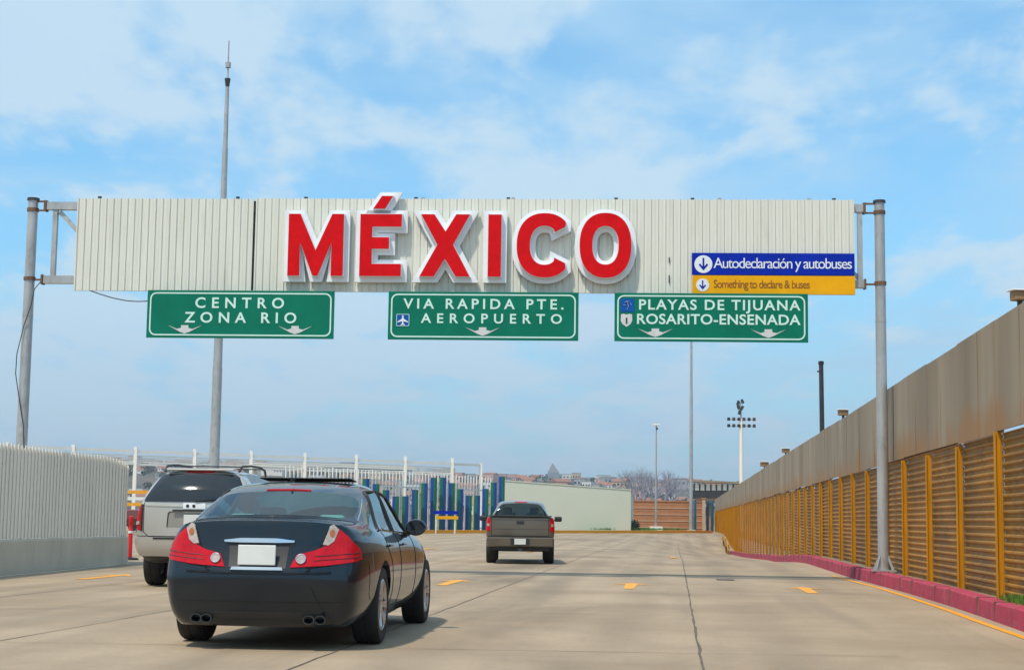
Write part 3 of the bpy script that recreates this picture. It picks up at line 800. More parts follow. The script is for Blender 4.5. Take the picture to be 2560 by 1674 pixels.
def letter(loops, holes=()):
    lt = None
    for loop in loops:
        pass
    root = None
    # back plate
    mb = MB()
    for i, loop in enumerate(loops):
        q = poly_prism(offset_loop(loop, 0.105), -0.15, -0.05, [offset_loop(h, -0.095) for h in holes] if i == 0 else ())
        mb.add(q.v, q.f)
    root = part('letter', mb, M['white'], let, bevel=0.008)
    mb = MB()
    for i, loop in enumerate(loops):
        q = poly_prism(offset_loop(loop, 0.012), -0.275, -0.152, [offset_loop(h, -0.012) for h in holes] if i == 0 else ())
        mb.add(q.v, q.f)
    part('return', mb, M['white'], root)
    mb = MB()
    for i, loop in enumerate(loops):
        q = poly_prism(loop, -0.29, -0.277, holes if i == 0 else ())
        mb.add(q.v, q.f)
    part('face', mb, M['red'], root)
    mb = MB()
    cx = [p[0] for p in loops[0]]
    for x in (min(cx) + 0.06, max(cx) - 0.06): mb.box((x, -0.035, 6.1), (0.05, 0.045, 0.06)); mb.box((x, -0.035, 7.1), (0.05, 0.045, 0.06))
    part('standoff', mb, M['galv'], root)
letter([Mshape]); letter([Eshape, Acc]); letter([Xshape]); letter([Ishape]); letter([Cshape]); letter([Oout], [Oin])
for o in let.children:
    pass

# hanging signs
def rrect(x0, x1, z0, z1, r, n=5):
    return arc(x1 - r, z1 - r, r, r, 0, 90, n) + arc(x0 + r, z1 - r, r, r, 90, 180, n) + arc(x0 + r, z0 + r, r, r, 180, 270, n) + arc(x1 - r, z0 + r, r, r, 270, 360, n)
SY = -0.33
def sign(x0, x1, label, rows, arrows):
    t = empty('road_sign', G0, GA, label, 'road sign', 'green signs hanging under the gantry')
    t.rotation_euler = (0, 0, GA)
    part('panel', MB().box(((x0 + x1) / 2, SY + 0.03, 5.215), (x1 - x0, 0.035, 0.975)), M['green'], t, bevel=0.006)
    a = rrect(x0 + 0.055, x1 - 0.055, 4.775, 5.655, 0.13); b = rrect(x0 + 0.083, x1 - 0.083, 4.803, 5.627, 0.105)
    q = poly_prism(a, SY + 0.007, SY + 0.0125, [b]); part('border', q, M['legend'], t)
    for text, u0, u1, z0, z1 in rows:
        lettering(text, u0, u1, z0, z1, SY + 0.006, 0.006, M['legend'], t, bold=0.018)
    for ax in arrows:
        w, zt, zb = 0.35, 4.985, 4.815
        pts = [(ax - w, zt), (ax - 0.16, zt - 0.075), (ax - 0.075, zt - 0.055), (ax - 0.075, zt), (ax + 0.075, zt), (ax + 0.075, zt - 0.055), (ax + 0.16, zt - 0.075), (ax + w, zt), (ax + 0.10, zb + 0.035), (ax, zb), (ax - 0.10, zb + 0.035)]
        part('arrow', poly_prism(pts[::-1], SY + 0.006, SY + 0.0125), M['arrow'], t)
    for x in (x0 + 0.5, (x0 + x1) / 2, x1 - 0.5):
        part('hanger', MB().box((x, SY + 0.085, 5.57), (0.06, 0.04, 0.20)).box((x, SY / 2 + 0.08, 5.685), (0.05, -SY - 0.02, 0.03)), M['galv'], t)
    return t
sign(2.69, 6.525, 'green sign reading CENTRO ZONA RIO with two down arrows', [('CENTRO', 3.68, 5.50, 5.345, 5.555), ('ZONA RIO', 3.47, 5.76, 5.045, 5.255)], (3.48, 5.74))
s2 = sign(7.625, 11.46, 'green sign reading VIA RAPIDA PTE. AEROPUERTO with one down arrow', [('VIA RAPIDA PTE.', 7.93, 11.16, 5.36, 5.56), ('AEROPUERTO', 8.29, 11.13, 5.07, 5.26)], (9.54,))
ic = part('airport_icon', MB().box((7.925, SY + 0.009, 5.12), (0.27, 0.006, 0.255)), M['iconblue'], s2)
fr = poly_prism(rrect(7.795, 8.055, 4.997, 5.243, 0.02), SY + 0.004, SY + 0.0065, [rrect(7.805, 8.045, 5.007, 5.233, 0.015)]); part('icon_border', fr, M['legend'], ic)
pl = [(0, 0.105), (0.014, 0.085), (0.016, 0.03), (0.105, -0.03), (0.105, -0.05), (0.016, -0.022), (0.012, -0.07), (0.042, -0.09), (0.042, -0.105), (0, -0.095)]
plane = [(7.925 + x, 5.12 + z) for x, z in pl] + [(7.925 - x, 5.12 + z) for x, z in pl[::-1][1:-1]]
part('aeroplane', poly_prism(plane, SY + 0.001, SY + 0.0065), M['white'], ic)
s3 = sign(12.18, 16.02, 'green sign reading PLAYAS DE TIJUANA ROSARITO-ENSENADA with two down arrows', [('PLAYAS DE TIJUANA', 12.67, 15.87, 5.37, 5.57), ('ROSARITO-ENSENADA', 12.63, 15.87, 5.08, 5.28)], (12.995, 15.235))
ic = part('beach_icon', MB().box((12.435, SY + 0.009, 5.45), (0.28, 0.006, 0.27)), M['iconblue'], s3)
def stroke(pts, w):
    mb = MB()
    for a, b in zip(pts[:-1], pts[1:]): mb.bar((a[0], SY + 0.003, a[1]), (b[0], SY + 0.003, b[1]), 0.005 if False else w, 0.005)
    return mb
gl = MB()
for pts, w in (([(12.38, 5.50), (12.42, 5.53), (12.47, 5.52)], 0.03), ([(12.43, 5.52), (12.46, 5.44), (12.43, 5.36)], 0.022), ([(12.35, 5.46), (12.40, 5.45)], 0.02), ([(12.49, 5.50), (12.52, 5.45)], 0.02)):
    q = stroke(pts, w); gl.add(q.v, q.f)
part('palm_glyph', gl, M['arrow'], ic)
shp = [(12.31, 5.265), (12.36, 5.278), (12.42, 5.262), (12.48, 5.278), (12.53, 5.265), (12.535, 5.14), (12.50, 5.07), (12.42, 5.015), (12.34, 5.07), (12.305, 5.14)]
sh = part('route_shield', poly_prism(shp[::-1], SY + 0.006, SY + 0.0125), M['arrow'], s3)
lettering('1', 12.405, 12.437, 5.08, 5.20, SY + 0.001, 0.005, M['dark'], sh, 'route_number', 0.01)
# blue and amber panels
BY = -0.075
def panel_sign(x0, x1, z0, z1, m, label, text, tu, tz, tm, cx, r, ink, bold):
    t = empty('direction_panel', G0, GA, label, 'sign')
    part('panel', MB().box(((x0 + x1) / 2, BY + 0.02, (z0 + z1) / 2), (x1 - x0, 0.035, z1 - z0)), m, t, bevel=0.004)
    lettering(text, tu[0], tu[1], tz[0], tz[1], BY - 0.003, 0.006, tm, t, bold=bold)
    cz = (z0 + z1) / 2 - 0.008
    d = part('roundel', poly_prism(arc(cx, cz, r, r, 0, 352, 44), BY - 0.003, BY + 0.003), M['white'], t)
    s = r * 0.62
    pts = [(-0.16, 1), (0.16, 1), (0.16, -0.35), (0.62, 0.12), (0.84, -0.12), (0, -1), (-0.84, -0.12), (-0.62, 0.12), (-0.16, -0.35)]
    part('arrow', poly_prism([(cx + x * s, cz + z * s * 1.15) for x, z in pts[::-1]], BY - 0.007, BY - 0.0032), ink, d)
panel_sign(13.735, 16.985, 6.112, 6.56, M['blue'], 'blue panel reading Autodeclaración y autobuses with a down arrow roundel', 'Autodeclaración y autobuses', (14.17, 16.93), (6.25, 6.46), M['white'], 13.965, 0.18, M['blue'], 0.0)
panel_sign(13.75, 16.995, 5.725, 6.10, M['amber'], 'amber panel reading Something to declare & buses with a down arrow roundel', 'Something to declare & buses', (14.17, 16.09), (5.85, 6.01), M['brownink'], 13.95, 0.13, M['blue'], 0.0)
# loose cables
ga = Matrix.Translation(G0) @ Matrix.Rotation(GA, 4, 'Z')
def gpt(x, y, z): return tuple(ga @ Vector((x, y, z)))
c1 = MB().path([gpt(1.38 + 1.26 * k / 12, 0.02, 5.73 - 0.22 * math.sin(k / 12 * math.pi * 0.62) ) for k in range(13)], 0.011, 5)
tag(c1.build('cable', M['cable']), 'thin dark cable sagging from the cladding to the CENTRO ZONA RIO sign', 'cable')
c2 = MB().path([gpt(0.33, 0.05, 5.92), gpt(0.22, 0.0, 5.75), gpt(0.17, -0.02, 5.4), gpt(0.03, 0.02, 5.0), gpt(-0.09, 0.02, 4.4), gpt(-0.10, 0.03, 4.0), gpt(0.0, 0.02, 3.5), gpt(0.12, 0.03, 2.9), gpt(0.16, 0.05, 2.3), gpt(0.15, 0.06, 0.5)], 0.010, 5)
tag(c2.build('cable', M['cable']), 'thin dark cable winding down the rusty gantry post behind the ribbed wall', 'cable')

# ------------------------------------------------------------------ masts and lamps
mast = empty('tall_mast', (-16.6, 90, 0), 0, 'very tall tapering grey mast with a ringed tip rising behind the gantry', 'mast')
segs = [(0, 9.4, 0.30, 0.27), (9.4, 16.5, 0.255, 0.215), (16.5, 22.0, 0.20, 0.155), (22.0, 25.9, 0.14, 0.105)]
for a, b, r0, r1 in segs:
    part('shaft', MB().tube((0, 0, a), (0, 0, b + 0.05), r0, r1, 16), M['galv'], mast, smooth=True)
part('crown', MB().lathe([(0.09, 25.3), (0.10, 25.6), (0.17, 26.1), (0.17, 26.15), (0.0, 26.15)], n=14), M['dark'], mast)
part('ring', MB().lathe([(0.13, 26.8), (0.16, 26.8), (0.16, 27.1), (0.13, 27.1), (0.13, 26.8)], n=14), M['galv'], mast)
part('tip_rod', MB().tube((0, 0, 26.15), (0, 0, 28.4), 0.05, 0.035, 8), M['galv'], mast)
p2 = empty('tall_pole', (19.85, 176, 0), 0, 'tall slim grey pole rising from the far kerb to the PLAYAS DE TIJUANA sign', 'pole')
part('shaft', MB().tube((0, 0, 0), (0, 0, 15), 0.21, 0.17, 12), M['galv'], p2, smooth=True)
part('shaft', MB().tube((0, 0, 15), (0, 0, 29), 0.155, 0.10, 12), M['galv'], p2, smooth=True)
part('base_plate', MB().box((0, 0, 0.15), (0.9, 0.9, 0.3)), M['wallbase'], p2)
lp = empty('lamp_post', (15.1, 166, 0), 0, 'slim grey lamp post standing on the small grass island', 'lamp post')
part('shaft', MB().tube((0, 0, 0), (0, 0, 11.0), 0.12, 0.06, 10), M['galv'], lp, smooth=True)
part('base_block', MB().box((0, 0, 0.35), (1.3, 1.3, 0.55)), M['whitesteel'], lp, bevel=0.05)
part('lamp_head', MB().box((0, 0, 11.1), (0.75, 0.35, 0.16)), M['whitesteel'], lp, bevel=0.03)
part('camera', MB().box((0.05, -0.1, 10.7), (0.2, 0.4, 0.2)), M['dark'], lp)
fl = empty('floodlight_mast', (31.7, 220, 0), 0, 'tall floodlight mast with two rows of lamps beyond the grey fence', 'floodlight mast')
part('shaft', MB().tube((0, 0, 0), (0, 0, 15.3), 0.32, 0.22, 12), M['wallwhite'], fl, smooth=True)
part('upper_shaft', MB().tube((0, 0, 15.3), (-0.15, 0, 17.6), 0.14, 0.10, 10), M['galv'], fl, smooth=True)
for z in (15.2, 14.3):
    part('cross_arm', MB().box((0, 0, z), (3.7, 0.12, 0.10)), M['galv'], fl)
    for k in range(6):
        hd = MB().box((-1.75 + 0.7 * k, -0.2, z + 0.05), (0.40, 0.3, 0.42), tilt=Matrix.Rotation(0.25 * (-1) ** k, 3, 'X'))
        part('lamp', hd, M['dark'], fl, bevel=0.04)
for dx, z, r in ((-0.35, 17.5, 0.3), (0.25, 17.7, -0.4), (-0.3, 16.9, -0.3), (0.2, 16.8, 0.5), (-0.15, 16.2, 0.2)):
    part('lamp', MB().box((dx - 0.1, -0.1, z), (0.36, 0.3, 0.62), tilt=Matrix.Rotation(r, 3, 'Y')), M['dark'], fl, bevel=0.04)

# ------------------------------------------------------------------ delineator post
dl = empty('delineator_post', (-9.72, 41.4, 0), 0, 'red plastic delineator post at the end of the off white wall', 'delineator post')
part('foot', MB().lathe([(0, 0.0), (0.24, 0.0), (0.22, 0.05), (0.07, 0.07), (0, 0.07)], n=14), M['black'], dl)
part('tube', MB().lathe([(0.06, 0.07), (0.056, 0.80), (0.05, 0.82), (0.05, 0.90), (0.06, 0.92), (0.058, 1.10), (0.03, 1.12), (0, 1.12)], n=14), M['redplastic'], dl, smooth=True)
part('band', MB().lathe([(0.061, 0.68), (0.063, 0.68), (0.063, 0.74), (0.061, 0.74)], n=14), M['white'], dl)

# ------------------------------------------------------------------ far row of painted columns, bar fence, frame, walls
d_far = (Vector(FAR[2]) - Vector(FAR[1])).normalized(); n_far = Vector((-d_far.y, d_far.x))
if n_far.y < 0: n_far = -n_far
hs = [4.0, 3.6, 3.15, 2.68, 2.68, 3.15, 3.6, 4.0]
M['colblue'] = pm('column_blue', (0.003, 0.055, 0.27), 0.45, 0, 0.15, 1)
M['colgreen'] = pm('column_green', (0.003, 0.14, 0.07), 0.45, 0, 0.15, 1)
M['colteal'] = pm('column_teal', (0.005, 0.085, 0.16), 0.45, 0, 0.15, 1)
ords = 'first second third fourth fifth sixth seventh eighth ninth tenth eleventh twelfth thirteenth fourteenth fifteenth sixteenth'.split()
c0 = Vector((-9.9, 118.6)) + n_far * 0.9
for k in range(16):
    P = c0 + d_far * (1.29 * k)
    h = hs[(k) % 8] * (1 + 0.012 * k)
    mb = MB(); n = 20; r = 0.26
    vs = []; 
    for z in (0.0, h):
        for q in range(n): vs.append((r * math.cos(math.tau * q / n), r * math.sin(math.tau * q / n), z))
    for q in range(n):
        # two painted halves: the seam faces the road
        ang = math.tau * (q + 0.5) / n
        left = math.cos(ang) < 0
        mb.cm = (0 if left else 1) if k % 2 else (1 if left else 0)
        mb.add([vs[q], vs[(q + 1) % n], vs[n + (q + 1) % n], vs[n + q]], [(0, 1, 2, 3)])
    mb.cm = 2
    mb.add(vs[n:], [tuple(range(n))])
    o = mb.build('painted_column', [M['colblue'], M['colgreen'], M['colteal']], None, True, (P.x, P.y, 0))
    tag(o, f'{"tall" if h > 3.5 else "shorter"} blue and green painted column, {ords[k]} from the left of the row', 'column', 'blue and green columns along the far kerb')
bf = empty('bar_fence', (c0.x - 4, c0.y - 6.6, 0), 0, 'white vertical bar fence behind the blue and green columns', 'fence')
mb = MB()
nbars = 62
for k in range(nbars):
    q = d_far * (0.45 * k) + n_far * 1.3
    mb.box((q.x, q.y, 2.35 + 0.0), (0.075, 0.075, 4.7 + 0.12 * math.sin(k * 1.7)), math.atan2(d_far.y, d_far.x))
pk = part('bar', mb, M['whitesteel'], bf)
for z in (0.4, 3.55): 
    q = n_far * 1.3; e = q + d_far * (0.45 * nbars)
    part('rail', MB().bar((q.x, q.y, z), (e.x, e.y, z), 0.06, 0.10), M['whitesteel'], bf)
# low blue and amber sign in front of them
lsx = Vector((-4.75, 127)) - n_far * 0.0
ls = empty('low_sign', (lsx.x - 0.2, lsx.y - 2.2, 0), 0.25, 'low blue and amber direction sign on legs before the columns', 'sign')
part('blue_panel', MB().box((0, 0, 1.62), (1.95, 0.06, 0.26)), M['blue'], ls)
part('amber_panel', MB().box((0.12, 0, 1.22), (1.75, 0.06, 0.24)), M['amber'], ls)
for x in (-0.75, 0.75): part('leg', MB().box((x, 0.06, 0.8), (0.09, 0.09, 1.6)), M['whitesteel'], ls)
# white steel frame
wf = empty('steel_frame', (-29, 125, 0), 0, 'long white steel canopy frame of slim posts and beams before the hills', 'frame')
fp = [(Vector((-29.2, 125)).lerp(Vector((-5.2, 144)), k / 6)) - Vector((-29, 125)) for k in range(-2, 7)] 
last = Vector((-2.7, 147.5)) - Vector((-29, 125))
fh = [6.0 + 0.03 * k for k in range(len(fp))]
for p, h in zip(fp, fh): part('post', MB().box((p.x, p.y, h / 2 + 0.15), (0.26, 0.26, h + 0.3)), M['whitesteel'], wf)
part('post', MB().box((last.x, last.y, 3.1), (0.26, 0.26, 6.25)), M['whitesteel'], wf)
allp = fp + [last]
for a, b in zip(allp[:-1], allp[1:]):
    for z, h in ((6.0, 0.22), (5.0, 0.16)):
        if z < 6 and b == last: continue
        part('beam', MB().bar((a.x, a.y, z), (b.x, b.y, z + 0.05), 0.12, h), M['whitesteel'], wf)
    mesh = MB()
    for z in (5.2, 5.36, 5.52, 5.68):
        if b == last: continue
        mesh.bar((a.x, a.y + 0.1, z), (b.x, b.y + 0.1, z), 0.03, 0.10)
    if mesh.v: part('louvre', mesh, M['whitesteel'], wf)
# canopy end behind the frame
cr = empty('canopy_roof', (-20, 152, 0), 0.35, 'long pale flat canopy roof behind the white frame', 'canopy')
part('roof', MB().box((3, 0, 5.9), (15, 6, 0.35)), M['wallwhite'], cr)
part('soffit', MB().box((3, -0.1, 5.62), (14.6, 5.6, 0.2)), M['dark'], cr)
for x in (-4, 1, 6, 10): part('column', MB().box((x, 1.0, 2.8), (0.3, 0.3, 5.6)), M['whitesteel'], cr)
# pale wall
pw = empty('pale_wall', (-0.6, 142, 0), 0, 'long plain pale green wall behind the far yellow kerb', 'wall')
wl_pts = [(0, 10), (12.3, 13.2), (14.6, 40)]
wl_h = [4.75, 4.1, 3.9]
for k, nm in ((0, 'long_face'), (1, 'short_face')):
    a, b = Vector(wl_pts[k]), Vector(wl_pts[k + 1]); d = (b - a).normalized(); n = Vector((-d.y, d.x))
    if k: a = a + n * 0.3
    ha, hb = wl_h[k], wl_h[k + 1]
    mb = MB(); q = [a, b, b + n * 0.3, a + n * 0.3]; hh = [ha, hb, hb, ha]
    mb.add([(p.x, p.y, -0.05) for p in q] + [(p.x, p.y, h) for p, h in zip(q, hh)], [(3, 2, 1, 0), (4, 5, 6, 7), (0, 1, 5, 4), (1, 2, 6, 5), (2, 3, 7, 6), (3, 0, 4, 7)])
    part(nm, mb, M['palewall'], pw)
    mb = MB(); mb.bar((a.x + n.x * .15, a.y + n.y * .15, ha + 0.05), (b.x + n.x * .15, b.y + n.y * .15, hb + 0.05), 0.40, 0.09)
    part('coping', mb, M['palewall'], pw)
# orange brown boarded wall
bw = empty('boarded_wall', (15.4, 200, 0), 0, 'orange brown wall of horizontal boards beyond the grass island', 'wall')
mb = MB(); rl = MB()
for k in range(9):
    mb.box((4.3, 0.0 + (k % 2) * 0.03, 0.2 + 0.4 * k), (8.7, 0.2, 0.38))
for k in (1, 3, 5, 7): rl.box((4.3, -0.14, 0.4 * k), (8.72, 0.06, 0.09))
part('boards', mb, M['tan'], bw)
part('rail', rl, M['tanlight'], bw)
part('coping', MB().box((4.3, 0.0, 3.66), (8.9, 0.4, 0.12)), M['tan'], bw)
# inspection building beside the fence end
ib = empty('inspection_building', (26.4, 232, 0), -0.1, 'dark raised building with a window band at the fence end', 'building')
part('cabin', MB().box((4.2, 2, 5.1), (8.4, 4, 1.2)), M['dark'], ib)
rb = MB(); rb.bar((-0.6, 1.8, 7.05), (9.5, 1.8, 6.7), 4.6, 0.3); part('roof', rb, M['upper'], ib)
wbm = MB().box((4.2, 0.1, 6.1), (8.2, 0.1, 0.9)); wb = part('window_band', wbm, M['wallwhite'], ib)
mu = MB()
for k in range(11): mu.box((0.2 + 0.8 * k, 0.0, 6.1), (0.22, 0.1, 1.0))
part('mullion', mu, M['dark'], wb)
part('eave_beam', MB().box((2.0, 0.6, 4.2), (3.2, 1.6, 0.7)), M['rust'], ib)
part('column', MB().box((0.6, 1.0, 2.1), (0.5, 0.5, 4.2)), M['tan'], ib); part('column', MB().box((2.6, 1.0, 2.1), (0.5, 0.5, 4.2)), M['tan'], ib)
oc = empty('orange_column', (23.05, 191, 0), 0, 'slim orange column at the far end of the fence', 'column')
part('shaft', MB().box((0, 0, 1.95), (0.34, 0.34, 3.9)), M['tanlight'], oc); part('cap', MB().box((0, 0, 3.95), (0.5, 0.5, 0.12)), M['tan'], oc)
for x, lab in ((22.05, 'slim teal bollard column left of the orange column'), (23.55, 'slim teal bollard column just right of the orange column'), (24.1, 'slim teal bollard column touching the fence end')):
    o = MB().lathe([(0, 0), (0.17, 0), (0.17, 3.6), (0.12, 3.75), (0, 3.75)], n=12).build('teal_column', M['colteal'], None, True, (x, 191.5, 0))
    tag(o, lab, 'column', 'teal columns at the fence end')
# grass island
mb = MB(); vs = []; nx, ny = 16, 8
for j in range(ny + 1):
    for i in range(nx + 1):
        u, v = i / nx, j / ny
        p = Vector((9.2, 152)).lerp(Vector((19.3, 169)), u) + n_far * (0.5 + 9 * v)
        e = math.sin(math.pi * min(1, u * 1.0)) ** 0.5 * min(1, v * 4 + 0.2)
        vs.append((p.x, p.y, 0.05 + 0.34 * e + rng.uniform(-0.03, 0.03)))
mb.add(vs, [(j * (nx + 1) + i, j * (nx + 1) + i + 1, (j + 1) * (nx + 1) + i + 1, (j + 1) * (nx + 1) + i) for j in range(ny) for i in range(nx)])
tag(mb.build('grass', M['grass'], smooth=True), kind='stuff')
sp = []
for k in range(700):
    u, v = rng.random(), rng.random() ** 1.5
    p = Vector((9.6, 152.6)).lerp(Vector((18.9, 168.3)), u) + n_far * (0.5 + 7 * v)
    sp.append((p.x, p.y, 0.3))
tufts('grass', sp, 0.22, 8)
def leafy(mb, c, r, n, size):
    for _ in range(n):
        d = Vector((rng.gauss(0, 1), rng.gauss(0, 1), rng.gauss(0, 1))).normalized() * (r * rng.random() ** 0.4)
        p = Vector(c) + Vector((d.x, d.y, d.z * 0.85)); s = size * rng.uniform(0.6, 1.3)
        a = Vector((rng.gauss(0, 1), rng.gauss(0, 1), rng.gauss(0, 1))).normalized(); b = a.orthogonal().normalized()
        mb.add([p - a * s, p + b * s * 0.6, p + a * s, p - b * s * 0.6], [(0, 1, 2, 3)])
bs = empty('shrub', (13.35, 172, 0), 0, 'small dark round shrub where the pale wall ends', 'shrub')
mb = MB(); leafy(mb, (0, 0, 0.75), 0.62, 260, 0.12); part('foliage', mb, M['leafdark'], bs)
part('stem', MB().tube((0, 0, 0), (0, 0, 0.7), 0.06, 0.04, 6), M['bark'], bs)

# ------------------------------------------------------------------ vehicles
def grid_body(st, rear_b, front_b, crease=None, sub=2):
    """box-topology half shell. st: stations, each ten points P1..P10 (x,y,z); P6 is the corner of side and top.
    rear_b / front_b: per row (P1..P6) how far the centre of the end face bulges past its corner. Returns a mesh builder dict."""
    bm = bmesh.new()
    fr = (1.0, 0.82, 0.56, 0.29, 0.0)
    V = {}
    def vert(key, co, side):
        k = (key, side if abs(co[0]) > 1e-6 else 0)
        if k not in V: V[k] = bm.verts.new((co[0] * (side if side else 1), co[1], co[2]))
        return V[k]
    n = len(st)
    tags = {}
    crl = bm.edges.layers.float.new('crease_edge')
    for side in (1, -1):
        def P(k, i): return vert(('p', k, i), st[k][i - 1], side)
        def F(k, j):           # floor column j (0 = corner = P1)
            if j == 0: return P(k, 1)
            c = st[k][0]; return vert(('f', k, j), (c[0] * fr[j], c[1], c[2]), side)
        def T(k, j): return P(k, 6 + j)
        def E(k, i, j, bul):   # end face row i col j
            if j == 0: return P(k, i)
            if i == 6: return T(k, j)
            c = st[k][i - 1]
            top = st[k][5 + j]
            bl = bul[i - 1] * (1 - fr[j] ** 2.2)
            if i == 1: 
                return vert(('f', k, j), (c[0] * fr[j], c[1] + bl, c[2]), side)
            return vert(('e', k, i, j), (c[0] * fr[j], c[1] + bl, c[2] + (top[2] - st[k][5][2]) * (i - 1) / 5), side)
        # end faces first so that floor verts take the bulged place
        for k, bul in ((0, [-b for b in rear_b]), (n - 1, front_b)):
            for i in range(1, 6):
                for j in range(4):
                    vs = [E(k, i, j, bul), E(k, i, j + 1, bul), E(k, i + 1, j + 1, bul), E(k, i + 1, j, bul)]
                    try: f = bm.faces.new(vs); tags[f] = ('end', k, i, j)
                    except ValueError: pass
        for k in range(n - 1):
            for i in range(1, 6):
                f = bm.faces.new([P(k, i), P(k + 1, i), P(k + 1, i + 1), P(k, i + 1)]); tags[f] = ('side', k, i, side)
            for j in range(4):
                f = bm.faces.new([T(k, j), T(k + 1, j), T(k + 1, j + 1), T(k, j + 1)]); tags[f] = ('top', k, j, side)
                try: f = bm.faces.new([F(k, j), F(k + 1, j), F(k + 1, j + 1), F(k, j + 1)]); tags[f] = ('floor', k, j, side)
                except ValueError: pass
    bmesh.ops.recalc_face_normals(bm, faces=bm.faces)
    return bm, tags, crl
WHEEL_CUT = []
def finish_body(bm, tags, crl, groups, creases, cutters, sub=2, rows=None, lip=0.45):
    """groups: {slot: predicate(tag)} -> material slots; creases: value on the borders of groups. Returns mesh with slots set (0 = paint)"""
    ids = {}
    for f, t in tags.items():
        s = 0
        for slot, pred in groups.items():
            if pred(t): s = slot
        f.material_index = s
    for e in bm.edges:
        m = {f.material_index for f in e.link_faces}
        if len(m) > 1: e[crl] = creases
        ts = [tags.get(f) for f in e.link_faces]
        if len(ts) == 2 and ts[0] and ts[1]:
            kinds = {ts[0][0], ts[1][0]}
            if 'floor' in kinds and len(kinds) > 1: e[crl] = max(e[crl], 0.6)
            if kinds == {'end', 'top'}: e[crl] = max(e[crl], lip)
            if rows and kinds == {'end'} and ts[0][1] == 0 and ts[1][1] == 0 and ts[0][2] != ts[1][2]: e[crl] = max(e[crl], rows.get(max(ts[0][2], ts[1][2]), 0))
            if kinds == {'end', 'side'}: e[crl] = max(e[crl], 0.15)
    me = bpy.data.meshes.new('body'); bm.to_mesh(me); bm.free()
    for k in range(12): me.materials.append(M['gap'] if k else M['trim'])
    o = bpy.data.objects.new('tmp', me); COL.objects.link(o)
    s = o.modifiers.new('s', 'SUBSURF'); s.levels = sub; s.render_levels = sub
    tmp = []
    for (cy, cz, r, xi) in cutters:
        for sd in (1, -1):
            c = MB(); c.tube((sd * xi, cy, cz), (sd * 1.3, cy, cz), r, r, 36)
            c.tube
            co = c.build('tmpc', M['black']); tmp.append(co); co.hide_render = True
            for p in co.data.polygons: p.material_index = 0
            b = o.modifiers.new('b', 'BOOLEAN'); b.object = co; b.operation = 'DIFFERENCE'; b.solver = 'EXACT'
            try: b.material_mode = 'TRANSFER'
            except Exception: pass
    out = evaluated(o)
    for c in tmp: bpy.data.objects.remove(c)
    bpy.data.objects.remove(o)
    return out
def split_mesh(me, slots):
    """{slot: builder} for listed material slots; the rest stays in builder None"""
    res = {}
    for p in me.polygons:
        s = p.material_index if p.material_index in slots else None
        mb, mp = res.setdefault(s, (MB(), {}))
        idx = []
        for v in p.vertices:
            if v not in mp:
                mp[v] = len(mb.v); mb.v.append(tuple(me.vertices[v].co))
            idx.append(mp[v])
        mb.f.append(tuple(idx)); mb.m.append(0 if s is None else 0)
        if s is None and p.material_index not in slots:
            nm = me.materials[p.material_index].name if p.material_index < len(me.materials) and me.materials[p.material_index] else ''
            mb.m[-1] = 1 if (p.material_index != 0) else 0
    return {k: v[0] for k, v in res.items()}
class Surf:
    def __init__(self, me):
        self.t = BVHTree.FromPolygons([v.co[:] for v in me.vertices], [tuple(p.vertices) for p in me.polygons])
    def hit(self, o, d, off=0.0):
        p, n, i, dist = self.t.ray_cast(Vector(o), Vector(d).normalized())
        if p is None: return None
        if n.dot(Vector(d)) > 0: n = -n
        return p + n * off
    def rear(self, x, z, off=0.0): return self.hit((x, -3, z), (0, 1, 0), off)
    def wrap(self, u, z, off=0.0, px=0.58, py=0.62, k=2.0):
        s = 1 if u >= 0 else -1; a = abs(u)
        if a <= px: return self.rear(u, z, off)
        ph = min(math.pi / 2, (a - px) * k)
        d = Vector((math.sin(ph), -math.cos(ph), 0))
        P = Vector((px, py, z)) + d * 3
        P.x *= s; dd = -d; dd.x *= s
        return self.hit(P, dd, off)
    def side(self, y, z, sd, off=0.0): return self.hit((sd * 3, y, z), (-sd, 0, 0), off)
    def top(self, x, y, off=0.0): return self.hit((x, y, 4), (0, 0, -1), off)
def patch(loop, fn, off=0.006, seg=0.03):
    """closed polygon laid onto a surface: fn(u, v, off) -> point; gets a rim so that it has thickness"""
    bm = bmesh.new()
    vs = [bm.verts.new((p[0], p[1], 0)) for p in loop]
    f = bm.faces.new(vs)
    bmesh.ops.triangulate(bm, faces=[f])
    for _ in range(7):
        es = [e for e in bm.edges if e.calc_length() > seg]
        if not es: break
        bmesh.ops.subdivide_edges(bm, edges=es, cuts=1)
        bmesh.ops.triangulate(bm, faces=[f for f in bm.faces if len(f.verts) > 3])
    mb = MB(); bm.verts.index_update()
    ok = {}
    for v in bm.verts:
        p = fn(v.co.x, v.co.y, off)
        if p is not None: ok[v.index] = p
    bad = [v for v in bm.verts if v.index not in ok]
    if bad and ok:
        for v in bad:
            near = min((w for w in bm.verts if w.index in ok), key=lambda w: (w.co - v.co).length)
            ok[v.index] = ok[near.index]
    n = len(bm.verts)
    outer = [ok[v.index] for v in bm.verts]
    inner = []
    for v in bm.verts:
        p = fn(v.co.x, v.co.y, -0.012); inner.append(p if p is not None else ok[v.index])
    fs = [tuple(v.index for v in f.verts) for f in bm.faces]
    for e in bm.edges:
        if len(e.link_faces) == 1:
            a, b = e.verts[0].index, e.verts[1].index; fs.append((a, b, b + n, a + n))
    mb.add(outer + inner, fs)
    bm.free()
    return mb
